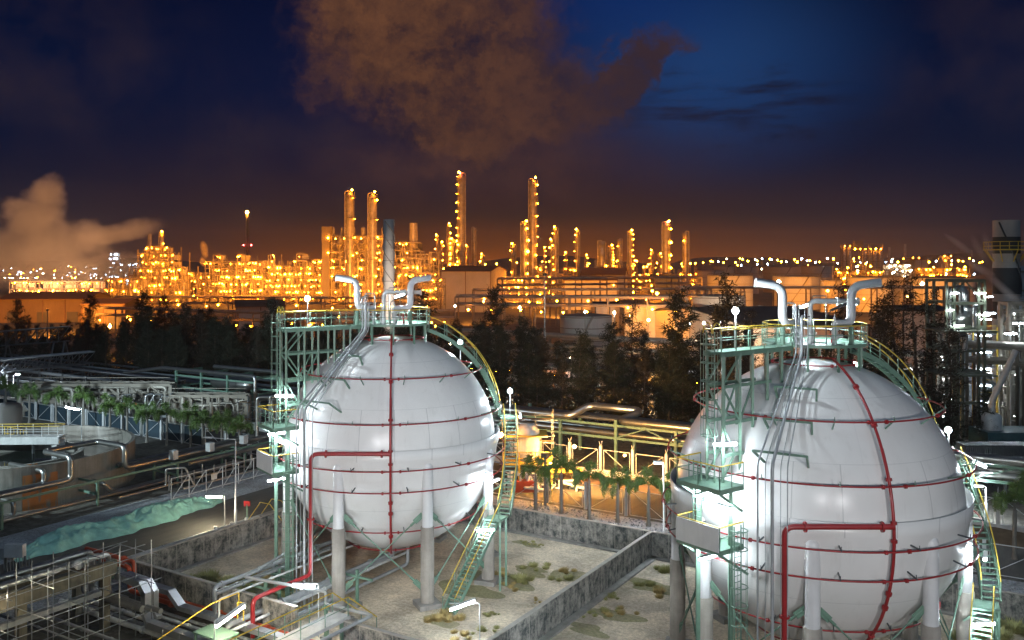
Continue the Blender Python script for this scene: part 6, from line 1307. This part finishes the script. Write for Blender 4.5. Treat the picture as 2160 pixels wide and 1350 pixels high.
o = thing('stair_tower', 'white-lit yellow stair tower left of the exhaust stack', 'stair tower', *place(2078, 116)); hz2 = lambda py: zat(py, 116); fr, tr = MB(), MB()
for x in (-1.6, 1.6):
    for y in (0, 3): fr.box((x, y, hz2(690) / 2), (.18, .18, hz2(690)))
zs = [hz2(p) for p in (880, 845, 810, 775, 740, 705)]
for k, z in enumerate(zs):
    tr.box((0, 1.5, z), (3.3, 3, .12)); s = 1 if k % 2 else -1
    if k: tr.beam((s * 1.4, .4, zs[k - 1]), (-s * 1.4, .4, z), .8, .15)
    for y in (-.05,): fr.beam((-1.6, y, z + 1.1), (1.6, y, z + 1.1), .06); fr.beam((-1.6, y, z + .55), (1.6, y, z + .55), .05)
fr.build('frame', M['yellow_paint'], o); tr.build('flights', M['galvanised'], o); MB().box((0, 3.3, hz2(790)), (3.6, .15, 12)).build('back_sheet', M['boiler_wall'], o)
tubes_on(o, [(-.2, -.3, z + 2.0, .0) for z in zs], L=1.7)
p, q = at(2040, 112), at(2260, 100)
for k, (py, lab) in enumerate([(733, 'upper pipe bridge crossing in front of the exhaust stack'), (765, 'lower pipe bridge crossing in front of the exhaust stack')]): bridge(lab, 2040, 112, 2260, 104, zat(py, 110), 5, 0, seed=30 + k, w_=3, lv=1)
o = thing('tube_lamp_post', 'white tube lamp standing on the pipe bridge before the exhaust stack', 'lamp post', *place(2132, 110)); MB().cyl((0, 0, 0), (0, 0, zat(706, 110)), .05, 6).build('post', M['white_pipe'], o); lamp_head(o, (0, 0, zat(704, 110)), 0, 1.5, 'dim_tube')
o = thing('tube_lamp_post', 'pair of white lamps on a post right of the exhaust stack', 'lamp post', *place(2150, 112)); MB().cyl((0, 0, 0), (0, 0, zat(684, 112)), .06, 6).build('post', M['white_pipe'], o); lamp_head(o, (-.5, 0, zat(682, 112)), 0, .5); lamp_head(o, (.4, 0, zat(682, 112)), 0, .5)
o = thing('pump_house', 'dark blue-green machine housing with a white sump and slanted pipe at the right edge', 'machine', *place(2150, 92)); MB().box((0, 2, 2.3), (6.5, 4, 4.6)).build('housing', mat('blue_green_paint', (.05, .12, .13), .5), o); MB().lathe([(1.0, 0), (1.0, 1.4), (.7, 1.7), (.3, 1.75), (.3, 2.6)], 16).build('sump', M['white_pipe'], o, loc=(-1.8, 2, 4.6)); MB().pipe([(-1.8, 2, 7), (-1.8, 2, 7.6), (1.0, 2.4, 13)], .3, 10, .4).build('slanted_pipe', M['white_pipe'], o)
o = thing('cooler_bank', 'row of grey ribbed cooler fins above the pipes at the right edge', 'cooler', *place(2120, 80)); mb = MB()
for k in range(44): mb.box((-4 + .19 * k, 0, zat(947, 80)), (.08, 1.8, 1.0))
mb.build('fins', M['galvanised'], o); MB().box((0, 0, zat(968, 80)), (8.6, 1.9, .2)).build('tray', M['white_pipe'], o); mb = MB()
for x in (-3.8, 0, 3.8): mb.box((x, 0, zat(968, 80) / 2), (.2, .2, zat(968, 80)))
mb.build('legs', M['galvanised'], o)
lamp_head(o, (-2, -1.0, zat(962, 80)), 0, 1.6); 
# ================================================================== extra lit things just behind the tree belt
for a, b, t, Y, lab in [(1225, 1330, 800, 147, 'low amber-lit wall glimpsed between trunks, left of centre between the spheres'), (1345, 1445, 792, 140, 'low amber-lit wall glimpsed between trunks next to the larger sphere'), (1120, 1205, 770, 158, 'low bluish-lit wall glimpsed through trees right of the smaller sphere')]:
    o, W_, he_ = shed('low_wall_building', lab, a, b, t, t - 6, Y, 6, 'plant_wall', 'plant_dark', -.2)
    kd = 'white_lamp' if 'bluish' in lab else 'sodium_flood'
    for x in (-W_ * .3, W_ * .25): bulb(o, (x, -2.0, he_ - .6), .12 if kd == 'white_lamp' else .11, kd)
# ------------------------------------------------------------------ steam: real volumes lit by the plant and by added lamps
def steam(name, label, c, size, rot, dens, nscale, seed, blobs, erode=.9, col=(.9, .86, .82)):
    o = MB().box((0, 0, 0), (1, 1, 1)).build(name, M['soil'], None); o.data.materials.clear(); o.location = c; o.scale = size; o.rotation_euler = (0, 0, rot); tag(o, label, 'steam', kind='stuff')
    m_ = bpy.data.materials.new(name); m_.use_nodes = True; m_.node_tree.nodes.clear(); t = NT(m_.node_tree); ou = t.n('ShaderNodeOutputMaterial'); pv = t.n('ShaderNodeVolumePrincipled'); t.l.new(pv.outputs[0], ou.inputs['Volume'])
    co = t.n('ShaderNodeTexCoord').outputs['Object']; mp = t.n('ShaderNodeMapping'); mp.inputs['Scale'].default_value = (size[0] / size[2], size[1] / size[2], 1); mp.inputs['Location'].default_value = (seed, seed * 1.7, 0); t.l.new(co, mp.inputs[0])
    n_ = t.m('SUBTRACT', t.noise(mp.outputs[0], nscale, 5, .62), .5); s_ = t.n('ShaderNodeSeparateXYZ'); t.l.new(co, s_.inputs[0]); x, y, z = s_.outputs; best = None
    for bx, bz, rx, rz, ro in blobs:
        cr, sr = math.cos(R_(ro)), math.sin(R_(ro)); q = size[0] / size[2]
        dx_ = t.m('MULTIPLY', t.m('SUBTRACT', x, bx), q); dz_ = t.m('SUBTRACT', z, bz)
        X = t.m('DIVIDE', t.m('ADD', t.m('MULTIPLY', dx_, cr), t.m('MULTIPLY', dz_, sr)), rx * q); Z = t.m('DIVIDE', t.m('SUBTRACT', t.m('MULTIPLY', dz_, cr), t.m('MULTIPLY', dx_, sr)), rz); Yy = t.m('MULTIPLY', y, 2.2)
        d = t.m('SUBTRACT', 1.0, t.m('SQRT', t.m('ADD', t.m('ADD', t.m('MULTIPLY', X, X), t.m('MULTIPLY', Z, Z)), t.m('MULTIPLY', Yy, Yy))))
        best = d if best is None else t.m('MAXIMUM', best, d)
    edge = t.m('MULTIPLY', t.m('SUBTRACT', .5, t.m('ABSOLUTE', x)), 9.0, clamp=True)
    dn = t.m('MULTIPLY', t.m('MAXIMUM', t.m('ADD', best, t.m('MULTIPLY', n_, erode * 2)), 0.0), dens); dn = t.m('MULTIPLY', dn, edge); dn = t.m('MULTIPLY', dn, t.m('GREATER_THAN', t.m('ADD', best, .45), 0.0))
    t.l.new(dn, pv.inputs['Density']); pv.inputs['Color'].default_value = col + (1,); pv.inputs['Anisotropy'].default_value = .2; o.data.materials.append(m_); return o
def pxz(px, py, Y): return at(px, Y) + (zat(py, Y),)
c = at(130, 620); steam('steam_cloud', 'broad drifting amber steam cloud over the town lights at the far left', c + (46,), (150, 46, 92), YAW, .13, 4.2, 3.4,
    [(-.30, -.25, .34, .30, 0), (-.02, -.12, .26, .24, 0), (-.08, .27, .09, .14, 20), (-.12, .08, .16, .2, 20), (.30, -.02, .26, .08, 14), (.1, -.3, .4, .16, 0)], 1.15)
process_block('low_process_unit', 'dim amber unit veiled by the steam cloud at the far left', 'process unit', 20, 210, 594, 590, 16, 4, 9, 90, 34, pipes=40, vessels=2, lamp_r=(.3, .5))  # added unit, its lamps are put here to light the steam
for k, (px, tpx, tz, e) in enumerate([(60, 70, 45, 260000), (190, 160, 50, 260000)]): fill_flood(['amber flood mast at the far left, before the steam cloud', 'second amber flood mast at the far left, left of the stepped unit'][k], px, 520, 12, tpx, 620, tz, e / 2, 70, (1.0, .47, .20))  # floods added only to light the steam cloud
p = at(2060, 112); steam('steam_wisp', 'thin steam wisps rising across the grey exhaust stack at right', p + (zat(548, 112),), (13, 3.2, 13), YAW, .75, 4.5, 5.0,
    [(.26, -.28, .30, .035, -42), (.02, -.08, .22, .04, -30), (.02, .10, .20, .018, -62), (-.16, .14, .22, .018, -38), (.12, .12, .16, .02, -70)], .4)
p = at(431, 470); steam('steam_puff', 'small steam puff beside the left end of the cracker', p + (zat(535, 470),), (7, 6, 15), YAW, .5, 3.0, 9.0, [(0, .15, .3, .35, 12), (-.1, -.3, .25, .2, 20)], .4)
process_block('floodlit_unit', 'dense white-lit pipe structure behind the trees, left of the stair tower at right', 'process unit', 1978, 2066, 700, 122, 7, 2.6, 2.4, 91, 30, pipes=120, lamp_kind='far_white', lamp_r=(.07, .12), wall='boiler_wall', vessels=5)
process_block('floodlit_unit', 'white-lit platforms and pipes right of the exhaust stack at the right edge', 'process unit', 2128, 2230, 640, 118, 6, 2.8, 2.4, 92, 22, pipes=90, lamp_kind='far_white', lamp_r=(.07, .12), wall='boiler_wall', vessels=3)
process_block('pipe_manifold', 'tangled low pipe manifold left of the drum frame, behind the palms', 'pipe manifold', 40, 360, 812, 128, 5, 1.9, 3.0, 93, 0, pipes=170, casing=False, vessels=0)
process_block('pipe_manifold', 'tangled low pipe manifold in front of the drum frame', 'pipe manifold', 360, 520, 836, 117, 4, 1.9, 2.6, 94, 0, pipes=110, casing=False, vessels=0)
# ------------------------------------------------------------------ night haze round the whole site
HAZE = 0.00016
def haze():
    o = MB().box((0, 0, 0), (1, 1, 1)).build('haze', M['soil'], None); o.data.materials.clear()
    c = site(0, 780); o.location = c + (40,); o.scale = (2600, 1700, 82); o.rotation_euler = (0, 0, YAW); tag(o, 'thin night haze over the whole plant', 'haze', kind='stuff')
    m_ = bpy.data.materials.new('haze'); m_.use_nodes = True; m_.node_tree.nodes.clear(); t = NT(m_.node_tree); ou = t.n('ShaderNodeOutputMaterial'); pv = t.n('ShaderNodeVolumePrincipled'); t.l.new(pv.outputs[0], ou.inputs['Volume'])
    pv.inputs['Density'].default_value = HAZE; pv.inputs['Color'].default_value = (.92, .9, .88, 1); pv.inputs['Anisotropy'].default_value = .35; o.data.materials.append(m_)
haze()
